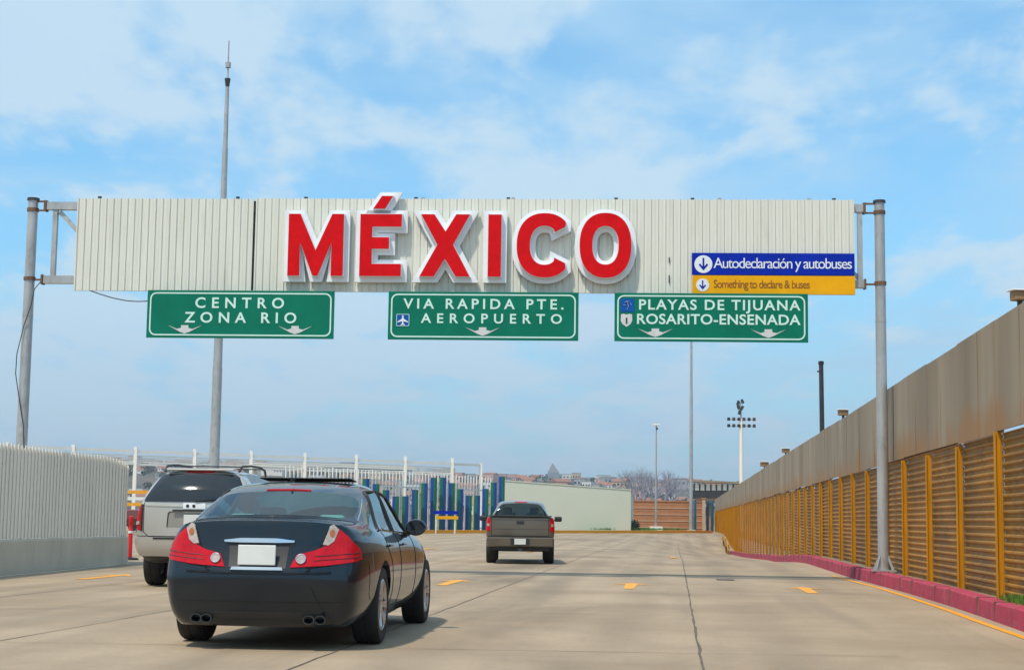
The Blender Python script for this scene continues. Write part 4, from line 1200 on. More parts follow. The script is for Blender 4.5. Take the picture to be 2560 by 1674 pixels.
def line_on(fn, pts, w=0.004, step=0.03, off=0.0):
    """thin dark gap line that follows the surface"""
    mb = MB(); P = []
    for a, b in zip(pts[:-1], pts[1:]):
        n = max(1, int((Vector(b) - Vector(a)).length / step))
        for k in range(n + (1 if b == pts[-1] else 0)):
            q = Vector(a).lerp(Vector(b), k / n); p = fn(q.x, q.y, off)
            if p is not None: P.append(p)
    mb.path(P, w, 5)
    return mb
def wheel(parent, x, y, r, w, sd, spokes=7, rim_m=None, rr=0.66):
    wh = empty('wheel', (x, y, r)); wh.parent = parent
    t = MB(); h = w / 2
    t.lathe([(r * rr, -h * 0.85), (r * 0.80, -h), (r * 0.94, -h * 0.97), (r * 0.985, -h * 0.8), (r, -h * 0.5), (r, -0.012), (r * 0.985, -0.008), (r * 0.985, 0.008), (r, 0.012), (r, h * 0.5), (r * 0.985, h * 0.8), (r * 0.94, h * 0.97), (r * 0.80, h), (r * rr, h * 0.85), (r * rr, -h * 0.85)], axis='x', n=40)
    part('tyre', t, M['black'], wh, smooth=True)
    q = MB()
    o = sd * h
    q.lathe([(r * rr + 0.004, o * 0.90), (r * rr - 0.012, o * 0.96), (r * rr - 0.03, o * 0.80), (r * rr - 0.035, -o * 0.6)], axis='x', n=40)
    for k in range(spokes):
        a = math.tau * k / spokes
        for da in (-0.10, 0.10):
            c, s = math.cos(a + da * 0.4), math.sin(a + da * 0.4); c2, s2 = math.cos(a + da), math.sin(a + da)
            q.bar((o * 0.70, c * 0.05, s * 0.05), (o * 0.86, c2 * (r * rr - 0.02), s2 * (r * rr - 0.02)), 0.03, 0.03)
    q.lathe([(0.075, o * 0.55), (0.075, o * 0.82), (0.05, o * 0.88), (0.0, o * 0.89)], axis='x', n=20)
    part('rim', q, rim_m or M['alloy'], wh, smooth=True)
    part('brake_disc', MB().lathe([(0.02, o * 0.3), (r * 0.5, o * 0.3), (r * 0.5, o * 0.2), (0.02, o * 0.2)], axis='x', n=30), M['dark'], wh)
    return wh
def shell_parts(root, me, paint, glass_m, names):
    sp_ = split_mesh(me, set(names))
    body = sp_[None].build('body', [paint, M['gap']], root, smooth=True)
    objs = {}
    for s, nm in names.items():
        if s in sp_: objs[s] = sp_[s].build(nm, glass_m, root, smooth=True)
    return body, objs
def join_gap(body, mbs):
    """dark shut lines become part of the body's own mesh"""
    me = body.data; bm = bmesh.new(); bm.from_mesh(me)
    for mb in mbs:
        vs = [bm.verts.new(p) for p in mb.v]
        for q in mb.f:
            try: f = bm.faces.new([vs[i] for i in q]); f.material_index = 1; f.smooth = True
            except ValueError: pass
    bm.to_mesh(me); bm.free()

# ---- the dark sedan
def make_sedan():
    R = empty('sedan', (-2.11, 15.25, 0), -rad(4.4), 'dark navy sedan with wide red tail lights and a blank plate', 'car', scale=1.07)
    Y = -1.09                                    # rear bumper; the rear axle is the origin
    def S(pts): return [(p[0], p[1] + Y, p[2] if p[2] < 0.9 else 0.9 + (p[2] - 0.9) * 0.88) for p in pts]
    st = [
     S([(.70, .26, .19), (.785, .19, .28), (.815, .13, .585), (.80, .20, .735), (.775, .215, .90), (.725, .25, 1.025), (.62, .19, 1.05), (.45, .145, 1.068), (.25, .125, 1.078), (0, .12, 1.082)]),
     S([(.74, .60, .20), (.835, .58, .29), (.875, .56, .575), (.87, .56, .755), (.83, .58, .93), (.775, .60, 1.015), (.69, .58, 1.055), (.50, .55, 1.085), (.28, .54, 1.098), (0, .53, 1.102)]),
     S([(.72, 1.0, .22), (.86, 1.0, .31), (.905, 1.0, .55), (.90, 1.0, .78), (.86, 1.0, .94), (.80, 1.0, 1.015), (.675, .90, 1.085), (.50, .80, 1.112), (.28, .75, 1.125), (0, .73, 1.130)]),
     S([(.72, 1.45, .20), (.855, 1.45, .29), (.905, 1.45, .54), (.89, 1.45, .79), (.85, 1.40, .94), (.795, 1.35, .995), (.575, 1.62, 1.385), (.43, 1.56, 1.425), (.22, 1.54, 1.443), (0, 1.535, 1.448)]),
     S([(.72, 1.85, .19), (.845, 1.85, .28), (.895, 1.85, .53), (.885, 1.85, .79), (.845, 1.75, .93), (.79, 1.65, .985), (.585, 1.90, 1.415), (.45, 1.88, 1.455), (.23, 1.87, 1.475), (0, 1.87, 1.48)]),
     S([(.72, 2.45, .18), (.84, 2.45, .27), (.89, 2.45, .52), (.88, 2.45, .78), (.84, 2.43, .92), (.79, 2.42, .97), (.585, 2.40, 1.435), (.45, 2.42, 1.475), (.23, 2.42, 1.495), (0, 2.42, 1.50)]),
     S([(.72, 2.55, .18), (.84, 2.55, .27), (.89, 2.55, .52), (.88, 2.55, .78), (.84, 2.53, .92), (.79, 2.52, .968), (.585, 2.49, 1.435), (.45, 2.50, 1.475), (.23, 2.50, 1.495), (0, 2.50, 1.50)]),
     S([(.72, 3.15, .19), (.84, 3.15, .28), (.89, 3.15, .52), (.88, 3.15, .77), (.84, 3.28, .90), (.79, 3.38, .945), (.575, 2.92, 1.40), (.44, 3.00, 1.44), (.22, 3.03, 1.455), (0, 3.04, 1.46)]),
     S([(.72, 3.55, .20), (.85, 3.55, .30), (.895, 3.55, .54), (.885, 3.55, .77), (.84, 3.58, .89), (.785, 3.60, .935), (.69, 3.66, .97), (.50, 3.80, 1.00), (.27, 3.87, 1.012), (0, 3.90, 1.016)]),
     S([(.70, 4.15, .21), (.84, 4.15, .31), (.89, 4.15, .54), (.87, 4.15, .74), (.80, 4.15, .84), (.735, 4.15, .875), (.64, 4.18, .90), (.48, 4.20, .925), (.26, 4.22, .94), (0, 4.22, .945)]),
     S([(.60, 4.62, .22), (.72, 4.62, .31), (.79, 4.60, .50), (.78, 4.60, .62), (.72, 4.60, .71), (.65, 4.62, .745), (.56, 4.66, .765), (.42, 4.68, .78), (.22, 4.70, .79), (0, 4.70, .795)])]
    # the cabin sits well back
    for k, dy, dx, dz in ((2, -.22, .02, 0), (3, -.40, .07, -.065), (4, -.42, .065, -.01), (5, -.42, .06, -.005), (6, -.42, .06, -.01), (7, -.37, .06, -.04), (8, -.25, 0, 0)):
        for q in range(5, 10):
            x, y, z = st[k][q]
            st[k][q] = (x + dx * (0, 1, .75, .4, 0)[q - 5], y + dy, z + (dz if q > 5 else 0))
    bm, tags, crl = grid_body(st, (.12, .13, .15, .15, .11, .13), (.12, .2, .26, .25, .2, .08))
    G = {1: lambda t: t[0] == 'top' and t[1] == 2 and t[2] >= 1,
         2: lambda t: t[0] == 'top' and t[1] == 7 and t[2] >= 1,
         3: lambda t: t[0] == 'top' and t[2] == 0 and t[1] == 4 and t[3] == 1, 4: lambda t: t[0] == 'top' and t[2] == 0 and t[1] == 4 and t[3] == -1,
         5: lambda t: t[0] == 'top' and t[2] == 0 and t[1] == 6 and t[3] == 1, 6: lambda t: t[0] == 'top' and t[2] == 0 and t[1] == 6 and t[3] == -1}
    me = finish_body(bm, tags, crl, G, 0.9, [(0, .335, .385, .55), (2.9, .335, .38, .55)], rows={3: .55}, lip=.75)
    nm = {1: 'rear_window', 2: 'windscreen', 3: 'side_window', 4: 'side_window', 5: 'side_window', 6: 'side_window'}
    body, ob = shell_parts(R, me, M['navy'], M['glass'], nm)
    sf = Surf(me)
    gaps = []
    rear = lambda u, v, o: sf.rear(u, v, o)
    gaps.append(line_on(lambda u, v, o: sf.wrap(u, v, o, px=.55, py=.60 + Y), [(-.56, 1.0), (-.50, .85), (-.43, .66), (-.37, .63), (.37, .63), (.43, .66), (.50, .85), (.56, 1.0)], .006))
    gaps.append(line_on(lambda u, v, o: sf.top(u, v, o), [(-.64, .24 + Y), (-.69, .50 + Y), (-.70, .64 + Y)], .004)); gaps.append(line_on(lambda u, v, o: sf.top(u, v, o), [(.64, .24 + Y), (.69, .50 + Y), (.70, .64 + Y)], .004))
    gaps.append(line_on(lambda u, v, o: sf.top(u, v, o), [(-.70, .64 + Y), (-.5, .54 + Y), (0, .47 + Y), (.5, .54 + Y), (.70, .64 + Y)], .004))
    gaps.append(line_on(rear, [(-.70, .72), (-.56, .69), (-.40, .672)], .004, .03, .002)); gaps.append(line_on(rear, [(.70, .72), (.56, .69), (.40, .672)], .004, .03, .002))
    gaps.append(line_on(rear, [(-.70, .40), (0, .40), (.70, .40)], .003))
    for sd in (1, -1):
        side = lambda u, v, o: sf.side(u, v, sd, o)
        gaps.append(line_on(side, [(1.28 + Y, .97), (1.30 + Y, .84), (1.50 + Y, .70), (1.62 + Y, .45), (1.66 + Y, .30), (3.22 + Y, .30)], .004))
        gaps.append(line_on(side, [(2.08 + Y, .96), (2.14 + Y, .30)], .004))
        gaps.append(line_on(side, [(3.03 + Y, .93), (3.12 + Y, .80), (3.16 + Y, .30)], .004))
        gaps.append(line_on(side, [(.46 + Y, .73), (.52 + Y, .45), (.60 + Y, .40)], .003))
    join_gap(body, gaps)
    wr = lambda u, v, o: sf.wrap(u, v, o, px=.55, py=.60 + Y)
    for sd in (1, -1):
        loop = [(.27, .675), (.315, .78), (.46, .815), (.56, .865), (.64, 1.0), (.72, .95), (.80, .885), (.90, .825), (.92, .745), (.80, .725), (.55, .692)]
        tl = part('tail_light', patch([(sd * a, b) for a, b in loop], wr, .010), M['taillens'], R, smooth=True)
        cl = [(.56, .856), (.515, .862), (.565, 1.012), (.60, 1.025), (.652, .985), (.61, .89)]
        part('clear_lens', patch([(sd * a, b) for a, b in cl], wr, .016), M['clearlens'], tl, smooth=True)
        part('bulb', patch([(sd * (.592 + .026 * math.cos(math.tau * k / 14)), .955 + .03 * math.sin(math.tau * k / 14)) for k in range(14)], wr, .021, .03), M['amberlens'], tl, smooth=True)
        rl_ = [(sd * (.352 + .037 * math.cos(math.tau * k / 18)), .742 + .037 * math.sin(math.tau * k / 18)) for k in range(18)]
        part('reverse_lamp', patch(rl_, rear, .020, .03), M['clearlens'], tl, smooth=True)
        ring_ = MB().path([sf.rear(*p, .02) for p in rl_ + rl_[:1]], .006, 6); part('lamp_ring', ring_, M['chrome'], tl)
        for z in (.80, .765): part('lens_rib', line_on(wr, [(sd * .46, z - .035), (sd * .89, z)], .0035, .03, .011), M['trim'], tl)
        for dx in (-.045, .045):
            q = sf.rear(sd * .47 + dx, .30)
            q = q if q is not None else Vector((sd * .47 + dx, .05 + Y, .30))
            ex = MB(); 
            pr = [(.036, 0.06), (.042, -0.03), (.034, -0.03), (.032, 0.12)]
            vs = []; n = 16
            for r_, h_ in pr:
                for k in range(n): vs.append((q.x + r_ * 1.15 * math.cos(math.tau * k / n), q.y + h_, q.z - .045 + r_ * .9 * math.sin(math.tau * k / n)))
            ex.add(vs, [(i * n + k, i * n + (k + 1) % n, (i + 1) * n + (k + 1) % n, (i + 1) * n + k) for i in range(3) for k in range(n)])
            part('exhaust_tip', ex, M['dark'], R, smooth=True)
        # mirrors
        mq = sf.side(2.92 + Y, .90, sd)
        mm = MB(); c = Vector((sd * (abs(mq.x) + .085), 2.84 + Y, 1.0))
        mh = bmesh.new(); bmesh.ops.create_icosphere(mh, subdivisions=3, radius=1.0)
        mm.add([(c.x + v.co.x * .105, c.y + max(-.035, v.co.y * .085), c.z + v.co.z * .082) for v in mh.verts], [tuple(v.index for v in f.verts) for f in mh.faces]); mh.free()
        mi = part('mirror', mm, M['navy'], R, smooth=True)
        part('mirror_arm', MB().bar((mq.x - sd * .02, 2.90 + Y, .93), (c.x - sd * .07, 2.87 + Y, .96), .05, .045), M['trim'], mi)
        part('mirror_glass', poly_prism([(c.x + .088 * math.cos(math.tau * k / 20), c.z + .066 * math.sin(math.tau * k / 20)) for k in range(20)], c.y - .040, c.y - .0355), M['darkglass'], mi)
        for yy in (1.42, 2.34):
            hq = sf.side(yy + Y, .845, sd, .018)
            part('door_handle', MB().bar((hq.x, yy - .09 + Y, .845), (hq.x, yy + .09 + Y, .842), .022, .022), M['navy'], R, bevel=.006)
        part('window_frame', line_on(lambda u, v, o: sf.side(u, v, sd, o), [(1.16 + Y, .975), (1.47 + Y, 1.315), (2.0 + Y, 1.335), (2.55 + Y, 1.285), (3.0 + Y, .945)], .014, .04, .003), M['trim'], R)
        part('window_frame', line_on(lambda u, v, o: sf.side(u, v, sd, o), [(2.06 + Y, .965), (2.04 + Y, 1.33)], .02, .04, .002), M['trim'], R)
        part('window_trim', line_on(lambda u, v, o: sf.top(u, v, o), [(sd * .700, .70 + Y), (sd * .685, .90 + Y), (sd * .655, 1.15 + Y), (sd * .640, 1.24 + Y)], .007, .03, .004), M['chrome'], R)
        # side glass surround in bright metal
        part('window_trim', line_on(lambda u, v, o: sf.side(u, v, sd, o), [(1.12 + Y, .985), (2.0 + Y, .965), (3.0 + Y, .94)], .007, .04, .004), M['chrome'], R)
        wheel(R, sd * .765, 0, .335, .235, sd); wheel(R, sd * .775, 2.9, .335, .235, sd)
        seat = MB(); seat.box((sd * .38, 2.15 + Y + .15, .62), (.50, .16, .66), tilt=Matrix.Rotation(-.2, 3, 'X')); seat.box((sd * .38, 2.6 + Y, .42), (.5, .55, .16))
        so = part('seat', seat, M['seat'], R, bevel=.05); part('headrest', MB().box((sd * .38, 2.20 + Y, 1.08), (.27, .10, .19)), M['seat'], so, bevel=.04)
        rs = part('rear_headrest', MB().box((sd * .40, 1.14 + Y, 1.04), (.25, .10, .14)), M['seat'], R, bevel=.04)
    bench = MB(); bench.box((0, 1.22 + Y, .78), (1.3, .16, .46)); bench.box((0, 1.56 + Y, .45), (1.3, .6, .2)); bench.box((0, .90 + Y, .955), (1.25, .50, .03)); bench.box((0, 3.2 + Y, .80), (1.35, .45, .26))
    part('rear_bench', bench, M['seat'], R, bevel=.03)
    # plate, chrome
    pq = sf.rear(0, .78)
    rec = [(-.235, .675), (.235, .665), (.25, .87), (-.25, .87)]
    part('plate_recess', patch(rec, rear, .004), M['trim'], R)
    part('licence_plate', MB().box((0, sf.rear(0, .715).y - .030, .775), (.312, .012, .162), tilt=Matrix.Rotation(-.05, 3, 'X')), M['plate'], R, bevel=.008)
    def bow(pts, r): return MB().path(pts, r, 8)
    part('chrome_strip', patch([(-.285, .872), (-.15, .868), (.15, .868), (.285, .872), (.292, .889), (.15, .905), (-.15, .905), (-.292, .889)], rear, .026), M['chrome'], R, smooth=True)
    part('chrome_strip', patch([(-.215, .648), (.215, .648), (.205, .672), (-.205, .672)], rear, .020), M['chrome'], R, smooth=True)
    part('bumper_step', line_on(rear, [(-.60, .640), (-.3, .628), (0, .625), (.3, .628), (.60, .640)], .010, .03, .008), M['navy'], R, smooth=True)
    part('valance', patch([(-.56, .265), (.56, .265), (.52, .315), (-.52, .315)], rear, .006), M['trim'], R)
    # high brake light inside the rear window top, tilted sunroof panel
    part('high_brake_light', line_on(lambda u, v, o: sf.top(u, v, o), [(-.20, 1.165 + Y), (.20, 1.165 + Y)], .010, .03, .004), M['taillens'], R)
    sq = sf.top(0, 1.9 + Y)
    sr = MB(); sr.box((0, 2.02 + Y, sq.z + .020), (.86, .36, .012), tilt=Matrix.Rotation(-.05, 3, 'X')); part('sunroof', sr, M['black'], R, bevel=.009)
    fin = part('antenna', MB().box((0, 1.30 + Y, 1.42), (.02, .09, .045)), M['navy'], R, bevel=.008)
    part('underbody', MB().box((0, 1.40, .245), (1.34, 4.3, .10)), M['gap'], R)  # car floor as a box, made wide and low to block light beneath
    return R
make_sedan()

# ---- the silver sport utility vehicle
def make_suv():
    R = empty('sport_utility_vehicle', (-5.02, 26.9, 0), -rad(2.0), 'champagne silver sport utility vehicle with dark glass and roof rack', 'car', scale=1.06)
    Y = -1.0
    def S(pts): return [(p[0], p[1] + Y, p[2]) for p in pts]
    st = [
     S([(.74, .26, .44), (.90, .20, .53), (.945, .17, .72), (.945, .15, .98), (.91, .15, 1.25), (.80, .36, 1.50), (.60, .38, 1.735), (.45, .36, 1.765), (.24, .355, 1.78), (0, .35, 1.785)]),
     S([(.76, .5, .36), (.92, .48, .46), (.955, .46, .72), (.95, .46, .98), (.915, .50, 1.25), (.805, .62, 1.50), (.605, .66, 1.75), (.46, .66, 1.785), (.24, .66, 1.80), (0, .66, 1.805)]),
     S([(.76, .95, .34), (.92, .95, .44), (.955, .95, .72), (.95, .95, .98), (.915, .95, 1.22), (.81, .98, 1.48), (.61, 1.0, 1.755), (.46, 1.0, 1.79), (.24, 1.0, 1.81), (0, 1.0, 1.815)]),
     S([(.76, 1.9, .34), (.92, 1.9, .44), (.955, 1.9, .72), (.95, 1.9, .98), (.915, 1.9, 1.2), (.81, 1.9, 1.46), (.61, 1.9, 1.76), (.46, 1.9, 1.795), (.24, 1.9, 1.815), (0, 1.9, 1.82)]),
     S([(.76, 2.8, .34), (.92, 2.8, .44), (.955, 2.8, .72), (.95, 2.8, .98), (.91, 2.85, 1.18), (.80, 2.75, 1.44), (.60, 2.65, 1.735), (.45, 2.72, 1.77), (.23, 2.75, 1.79), (0, 2.75, 1.795)]),
     S([(.76, 3.4, .34), (.92, 3.4, .44), (.955, 3.4, .72), (.94, 3.4, .98), (.89, 3.4, 1.12), (.80, 3.35, 1.17), (.70, 3.3, 1.20), (.48, 3.4, 1.22), (.26, 3.45, 1.23), (0, 3.45, 1.235)]),
     S([(.70, 4.5, .38), (.86, 4.5, .46), (.90, 4.5, .68), (.88, 4.5, .86), (.84, 4.5, .98), (.75, 4.5, 1.03), (.62, 4.55, 1.06), (.44, 4.58, 1.08), (.24, 4.6, 1.09), (0, 4.6, 1.095)])]
    bm, tags, crl = grid_body(st, (.10, .17, .16, .13, .12, .05), (.1, .15, .15, .15, .1, .05))
    G = {1: lambda t: t[0] == 'end' and t[1] == 0 and t[2] == 5 and t[3] >= 0, 
         2: lambda t: t[0] == 'side' and t[2] == 5 and t[1] in (1,) , 3: lambda t: t[0] == 'side' and t[2] == 5 and t[1] == 2, 4: lambda t: t[0] == 'side' and t[2] == 5 and t[1] == 3}
    G = {2: lambda t: t[0] == 'top' and t[2] == 0 and t[1] in (1, 2, 3) and t[3] == 1, 3: lambda t: t[0] == 'top' and t[2] == 0 and t[1] in (1, 2, 3) and t[3] == -1}
    me = finish_body(bm, tags, crl, G, 0.8, [(0, .36, .44, .55), (2.87, .36, .44, .55)])
    body, ob = shell_parts(R, me, M['silver'], M['privacy'], {2: 'side_window', 3: 'side_window'})
    sf = Surf(me)
    rear = lambda u, v, o: sf.rear(u, v, o)
    wr = lambda u, v, o: sf.wrap(u, v, o, px=.78, py=.45 + Y, k=2.6)
    # rear screen
    loop = [(-.80, 1.295), (.80, 1.295), (.795, 1.33), (.60, 1.68), (.55, 1.715), (0, 1.735), (-.55, 1.715), (-.60, 1.68), (-.795, 1.33)]
    part('rear_window', patch(loop, rear, .010, .05), M['darkglass'], R, smooth=True)
    gaps = [line_on(rear, [(-.80, 1.28), (-.80, .84), (-.72, .77), (.72, .77), (.80, .84), (.80, 1.28)], .006)]
    gaps.append(line_on(rear, [(-.93, .775), (.93, .775)], .006))
    join_gap(body, gaps)
    part('tailgate_crease', line_on(rear, [(-.78, 1.235), (0, 1.225), (.78, 1.235)], .016, .05, -.004), M['silver'], R, smooth=True)
    for sd in (1, -1):
        l = [(.845, .86), (.83, 1.0), (.83, 1.24), (.87, 1.255), (.94, 1.20), (.98, 1.05), (.98, .93), (.94, .865)]
        tl = part('tail_light', patch([(sd * a, b) for a, b in l], wr, .006), M['taillens'], R, smooth=True)
        l = [(.825, .85), (.815, 1.25), (.85, 1.255), (.855, .85)]
        part('lamp_bezel', patch([(sd * a, b) for a, b in l], wr, .016), M['trim'], tl)
        l = [(.88, .95), (.88, 1.00), (1.0, .99), (1.0, .94)]
        part('reverse_lamp', patch([(sd * a, b) for a, b in l], wr, .016), M['clearlens'], tl)
        l = [(.80, .585), (.93, .585), (.93, .615), (.80, .615)]
        part('reflector', patch([(sd * a, b) for a, b in l], wr, .012), M['taillens'], R)
        rk = MB(); z0 = 1.80
        pts = [(sd * .57, .45 + Y, z0 - .03), (sd * .585, .60 + Y, z0 + .055), (sd * .59, 1.2 + Y, z0 + .085), (sd * .59, 2.0 + Y, z0 + .085), (sd * .58, 2.5 + Y, z0 + .05), (sd * .57, 2.65 + Y, z0 - .04)]
        for a, b in zip(pts[:-1], pts[1:]): rk.bar(a, b, .036, .034)
        rr_ = part('roof_rail', rk, M['trim'], R, bevel=.01)
        mq = Vector((sd * 1.08, 3.15 + Y, 1.28)); part('mirror', MB().box(mq, (.2, .1, .2)), M['trim'], R, bevel=.04)
        wheel(R, sd * .80, 0, .37, .25, sd, 6); wheel(R, sd * .80, 2.87, .37, .25, sd, 6)
    for yy in (1.0, 2.2): part('roof_crossbar', MB().bar((-.58, yy + Y, 1.865), (.58, yy + Y, 1.862), .045, .018), M['trim'], R)
    # bumper
    bp = patch([(-.96, .50), (.96, .50), (.97, .70), (.94, .765), (-.94, .765), (-.97, .70)], wr, .045, .06)
    bo = part('bumper', bp, M['silver'], R, smooth=True)
    part('step_pad', patch([(-.62, .735), (.62, .735), (.62, .762), (-.62, .762)], rear, .052), M['trim'], bo)
    part('valance', patch([(-.80, .40), (.80, .40), (.86, .50), (-.86, .50)], rear, .02, .08), M['trim'], R)
    pq = sf.rear(0, 1.03)
    rc = part('plate_recess', patch([(-.42, .92), (.42, .92), (.40, 1.14), (-.40, 1.14)], rear, .006), M['silver_shade'], R)  # flat patch on the tailgate, recess shade painted as darker silver
    fr_ = MB().path([tuple(sf.rear(x, z, .008)) for x, z in ((-.42, .92), (-.405, 1.12), (-.38, 1.145), (.38, 1.145), (.405, 1.12), (.42, .92))], .009, 6); part('recess_edge', fr_, M['trim'], rc)
    part('licence_plate', MB().box((0, pq.y - .022, 1.02), (.32, .012, .165)), M['plate'], R, bevel=.006)
    part('recess_lip', MB().bar((-.33, pq.y - .03, 1.165), (.33, pq.y - .03, 1.165), .03, .03), M['trim'], R)
    st_ = part('sticker', patch([(-.18, 1.19), (.16, 1.19), (.16, 1.28), (-.18, 1.28)], rear, .012), M['white'], R)
    for x in (-.11, -.015):
        part('dot', patch([(x + .024 * math.cos(math.tau * k / 14), 1.235 + .024 * math.sin(math.tau * k / 14)) for k in range(14)], rear, .018, .03), M['black'], st_)
    hb = MB(); hq = sf.rear(0, 1.765)
    part('high_brake_light', patch([(-.21, 1.745), (.21, 1.745), (.21, 1.772), (-.21, 1.772)], rear, .012), M['taillens'], R)
    part('spoiler', MB().box((0, .40 + Y, 1.80), (1.05, .22, .035), tilt=Matrix.Rotation(.06, 3, 'X')), M['silver'], R, bevel=.015)
    wq = sf.rear(.0, 1.32, .02); part('wiper', MB().bar((0, wq.y - .01, 1.31), (.45, wq.y + .015, 1.36), .02, .015), M['trim'], R)
    part('underbody', MB().box((0, 1.4, .42), (1.1, 3.6, .22)), M['gap'], R)
    return R
M['silver_shade'] = pm('shaded_silver', (0.33, 0.315, 0.28), 0.4, 0.3, 0.05)  # darker copy of the body silver, shade of the plate recess put into colour
make_suv()

# ---- the brown pickup
def make_pickup():
    R = empty('pickup_truck', (0.30, 43.6, 0), -rad(0.6), 'brown grey pickup truck driving away under the gantry', 'truck', scale=1.0)
    Y = -1.15
    def S(pts): return [(p[0], p[1] + Y, p[2]) for p in pts]
    def low(y, w, zb, zt, t=None): return [(.70 * w, y, zb), (.86 * w, y, zb + .10), (.92 * w, y, .70), (.91 * w, y, .95), (.895 * w, y, zt - .06), (.86 * w, y, zt), (.74 * w, y, zt + .004), (.5 * w, y, zt + .006), (.27 * w, y, zt + .008), (0, y, zt + .008)]
    st = [S(low(.10, .985, .50, 1.235)), S(low(.30, .995, .46, 1.235)), S(low(1.15, 1, .42, 1.225)), S(low(1.78, 1, .36, 1.215)), S(low(2.6, 1, .36, 1.15)), S(low(3.5, 1, .36, 1.10)), S(low(4.6, .98, .38, 1.05)), S(low(5.15, .92, .40, 1.0))]
    bm, tags, crl = grid_body(st, (.03, .03, .03, .03, .02, .02), (.08, .12, .14, .14, .1, .05))
    me = finish_body(bm, tags, crl, {}, 0.5, [(0, .37, .45, .58), (3.25, .37, .45, .58)])
    # open load bed
    o = bpy.data.objects.new('tmp', me); COL.objects.link(o)
    c = MB().box((0, .95 + Y, 1.2), (1.44, 1.42, .85)).build('tmpc', M['black'])
    b = o.modifiers.new('b', 'BOOLEAN'); b.object = c; b.solver = 'EXACT'
    me2 = evaluated(o); bpy.data.objects.remove(o); bpy.data.objects.remove(c)
    body, _ = shell_parts(R, me2, M['bronze'], M['cabglass'], {99: 'x'})
    sf = Surf(me)
    # cab
    st = [
     S([(.80, 1.80, .95), (.86, 1.80, 1.0), (.875, 1.80, 1.08), (.87, 1.80, 1.14), (.85, 1.80, 1.18), (.82, 1.81, 1.215), (.585, 1.98, 1.60), (.44, 1.97, 1.665), (.23, 1.965, 1.685), (0, 1.965, 1.69)])]
    st = [
     S([(.80, 1.80, .95), (.86, 1.80, 1.02), (.86, 1.80, 1.10), (.855, 1.80, 1.16), (.835, 1.80, 1.20), (.815, 1.82, 1.225), (.745, 1.825, 1.255), (.50, 1.83, 1.262), (.27, 1.83, 1.265), (0, 1.83, 1.265)]),
     S([(.80, 2.05, .95), (.86, 2.05, 1.02), (.86, 2.05, 1.10), (.855, 2.05, 1.16), (.835, 2.05, 1.20), (.815, 2.08, 1.225), (.575, 2.00, 1.565), (.44, 1.97, 1.60), (.23, 1.96, 1.612), (0, 1.96, 1.615)]),
     S([(.80, 2.2, .95), (.86, 2.2, 1.02), (.86, 2.2, 1.10), (.855, 2.2, 1.16), (.835, 2.2, 1.20), (.815, 2.2, 1.225), (.60, 2.14, 1.62), (.45, 2.14, 1.655), (.23, 2.14, 1.668), (0, 2.14, 1.672)]),
     S([(.80, 2.8, .95), (.86, 2.8, 1.02), (.86, 2.8, 1.10), (.855, 2.8, 1.16), (.835, 2.8, 1.19), (.815, 2.8, 1.215), (.605, 2.8, 1.65), (.45, 2.8, 1.69), (.23, 2.8, 1.705), (0, 2.8, 1.71)]),
     S([(.80, 3.4, .95), (.86, 3.4, 1.0), (.86, 3.4, 1.06), (.855, 3.4, 1.10), (.835, 3.5, 1.13), (.815, 3.6, 1.15), (.60, 3.05, 1.62), (.45, 3.12, 1.655), (.23, 3.15, 1.67), (0, 3.15, 1.675)]),
     S([(.80, 3.9, .93), (.86, 3.9, .96), (.86, 3.9, 1.0), (.855, 3.9, 1.03), (.835, 3.9, 1.05), (.80, 3.9, 1.07), (.70, 3.9, 1.09), (.48, 3.95, 1.10), (.25, 3.98, 1.105), (0, 3.98, 1.11)])]
    bm, tags, crl = grid_body(st, (0, 0, 0, 0, 0, 0), (0, 0, 0, 0, 0, 0))
    G = {1: lambda t: t[0] == 'top' and t[1] == 0 and t[2] >= 1, 2: lambda t: t[0] == 'top' and t[1] == 4 and t[2] >= 1,
         3: lambda t: t[0] == 'top' and t[2] == 0 and t[1] in (2, 3) and t[3] == 1, 4: lambda t: t[0] == 'top' and t[2] == 0 and t[1] in (2, 3) and t[3] == -1}
    mc = finish_body(bm, tags, crl, G, 0.98, [])
    spc = split_mesh(mc, {1, 2, 3, 4})
    cab = spc[None].build('cab', [M['bronze'], M['gap']], R, smooth=True)
    for s, n_ in ((1, 'rear_window'), (2, 'windscreen'), (3, 'side_window'), (4, 'side_window')):
        if s in spc: spc[s].build(n_, M['cabglass'], cab, smooth=True)
    cf = Surf(mc)
    part('high_brake_light', patch([(-.17, 1.628), (.17, 1.628), (.17, 1.66), (-.17, 1.66)], lambda u, v, o: cf.rear(u, v, o), .012), M['taillens'], cab)
    rear = lambda u, v, o: sf.rear(u, v, o)
    wr = lambda u, v, o: sf.wrap(u, v, o, px=.70, py=.45 + Y, k=3.0)
    join_gap(body, [line_on(rear, [(-.755, 1.22), (-.755, .74), (.755, .74), (.755, 1.22)], .007)])
    part('tailgate_rail', patch([(-.75, 1.165), (.75, 1.165), (.75, 1.19), (-.75, 1.19)], rear, .016), M['bronze'], R)
    part('tailgate_cap', MB().box((0, .10 + Y, 1.255), (1.66, .10, .035)), M['trim'], R, bevel=.01)
    part('tailgate_handle', patch([(-.10, 1.045), (.10, 1.045), (.10, 1.125), (-.10, 1.125)], rear, .012), M['trim'], R)
    part('tailgate_crease', line_on(rear, [(-.73, .92), (.73, .92)], .012, .1, -.003), M['bronze'], R)
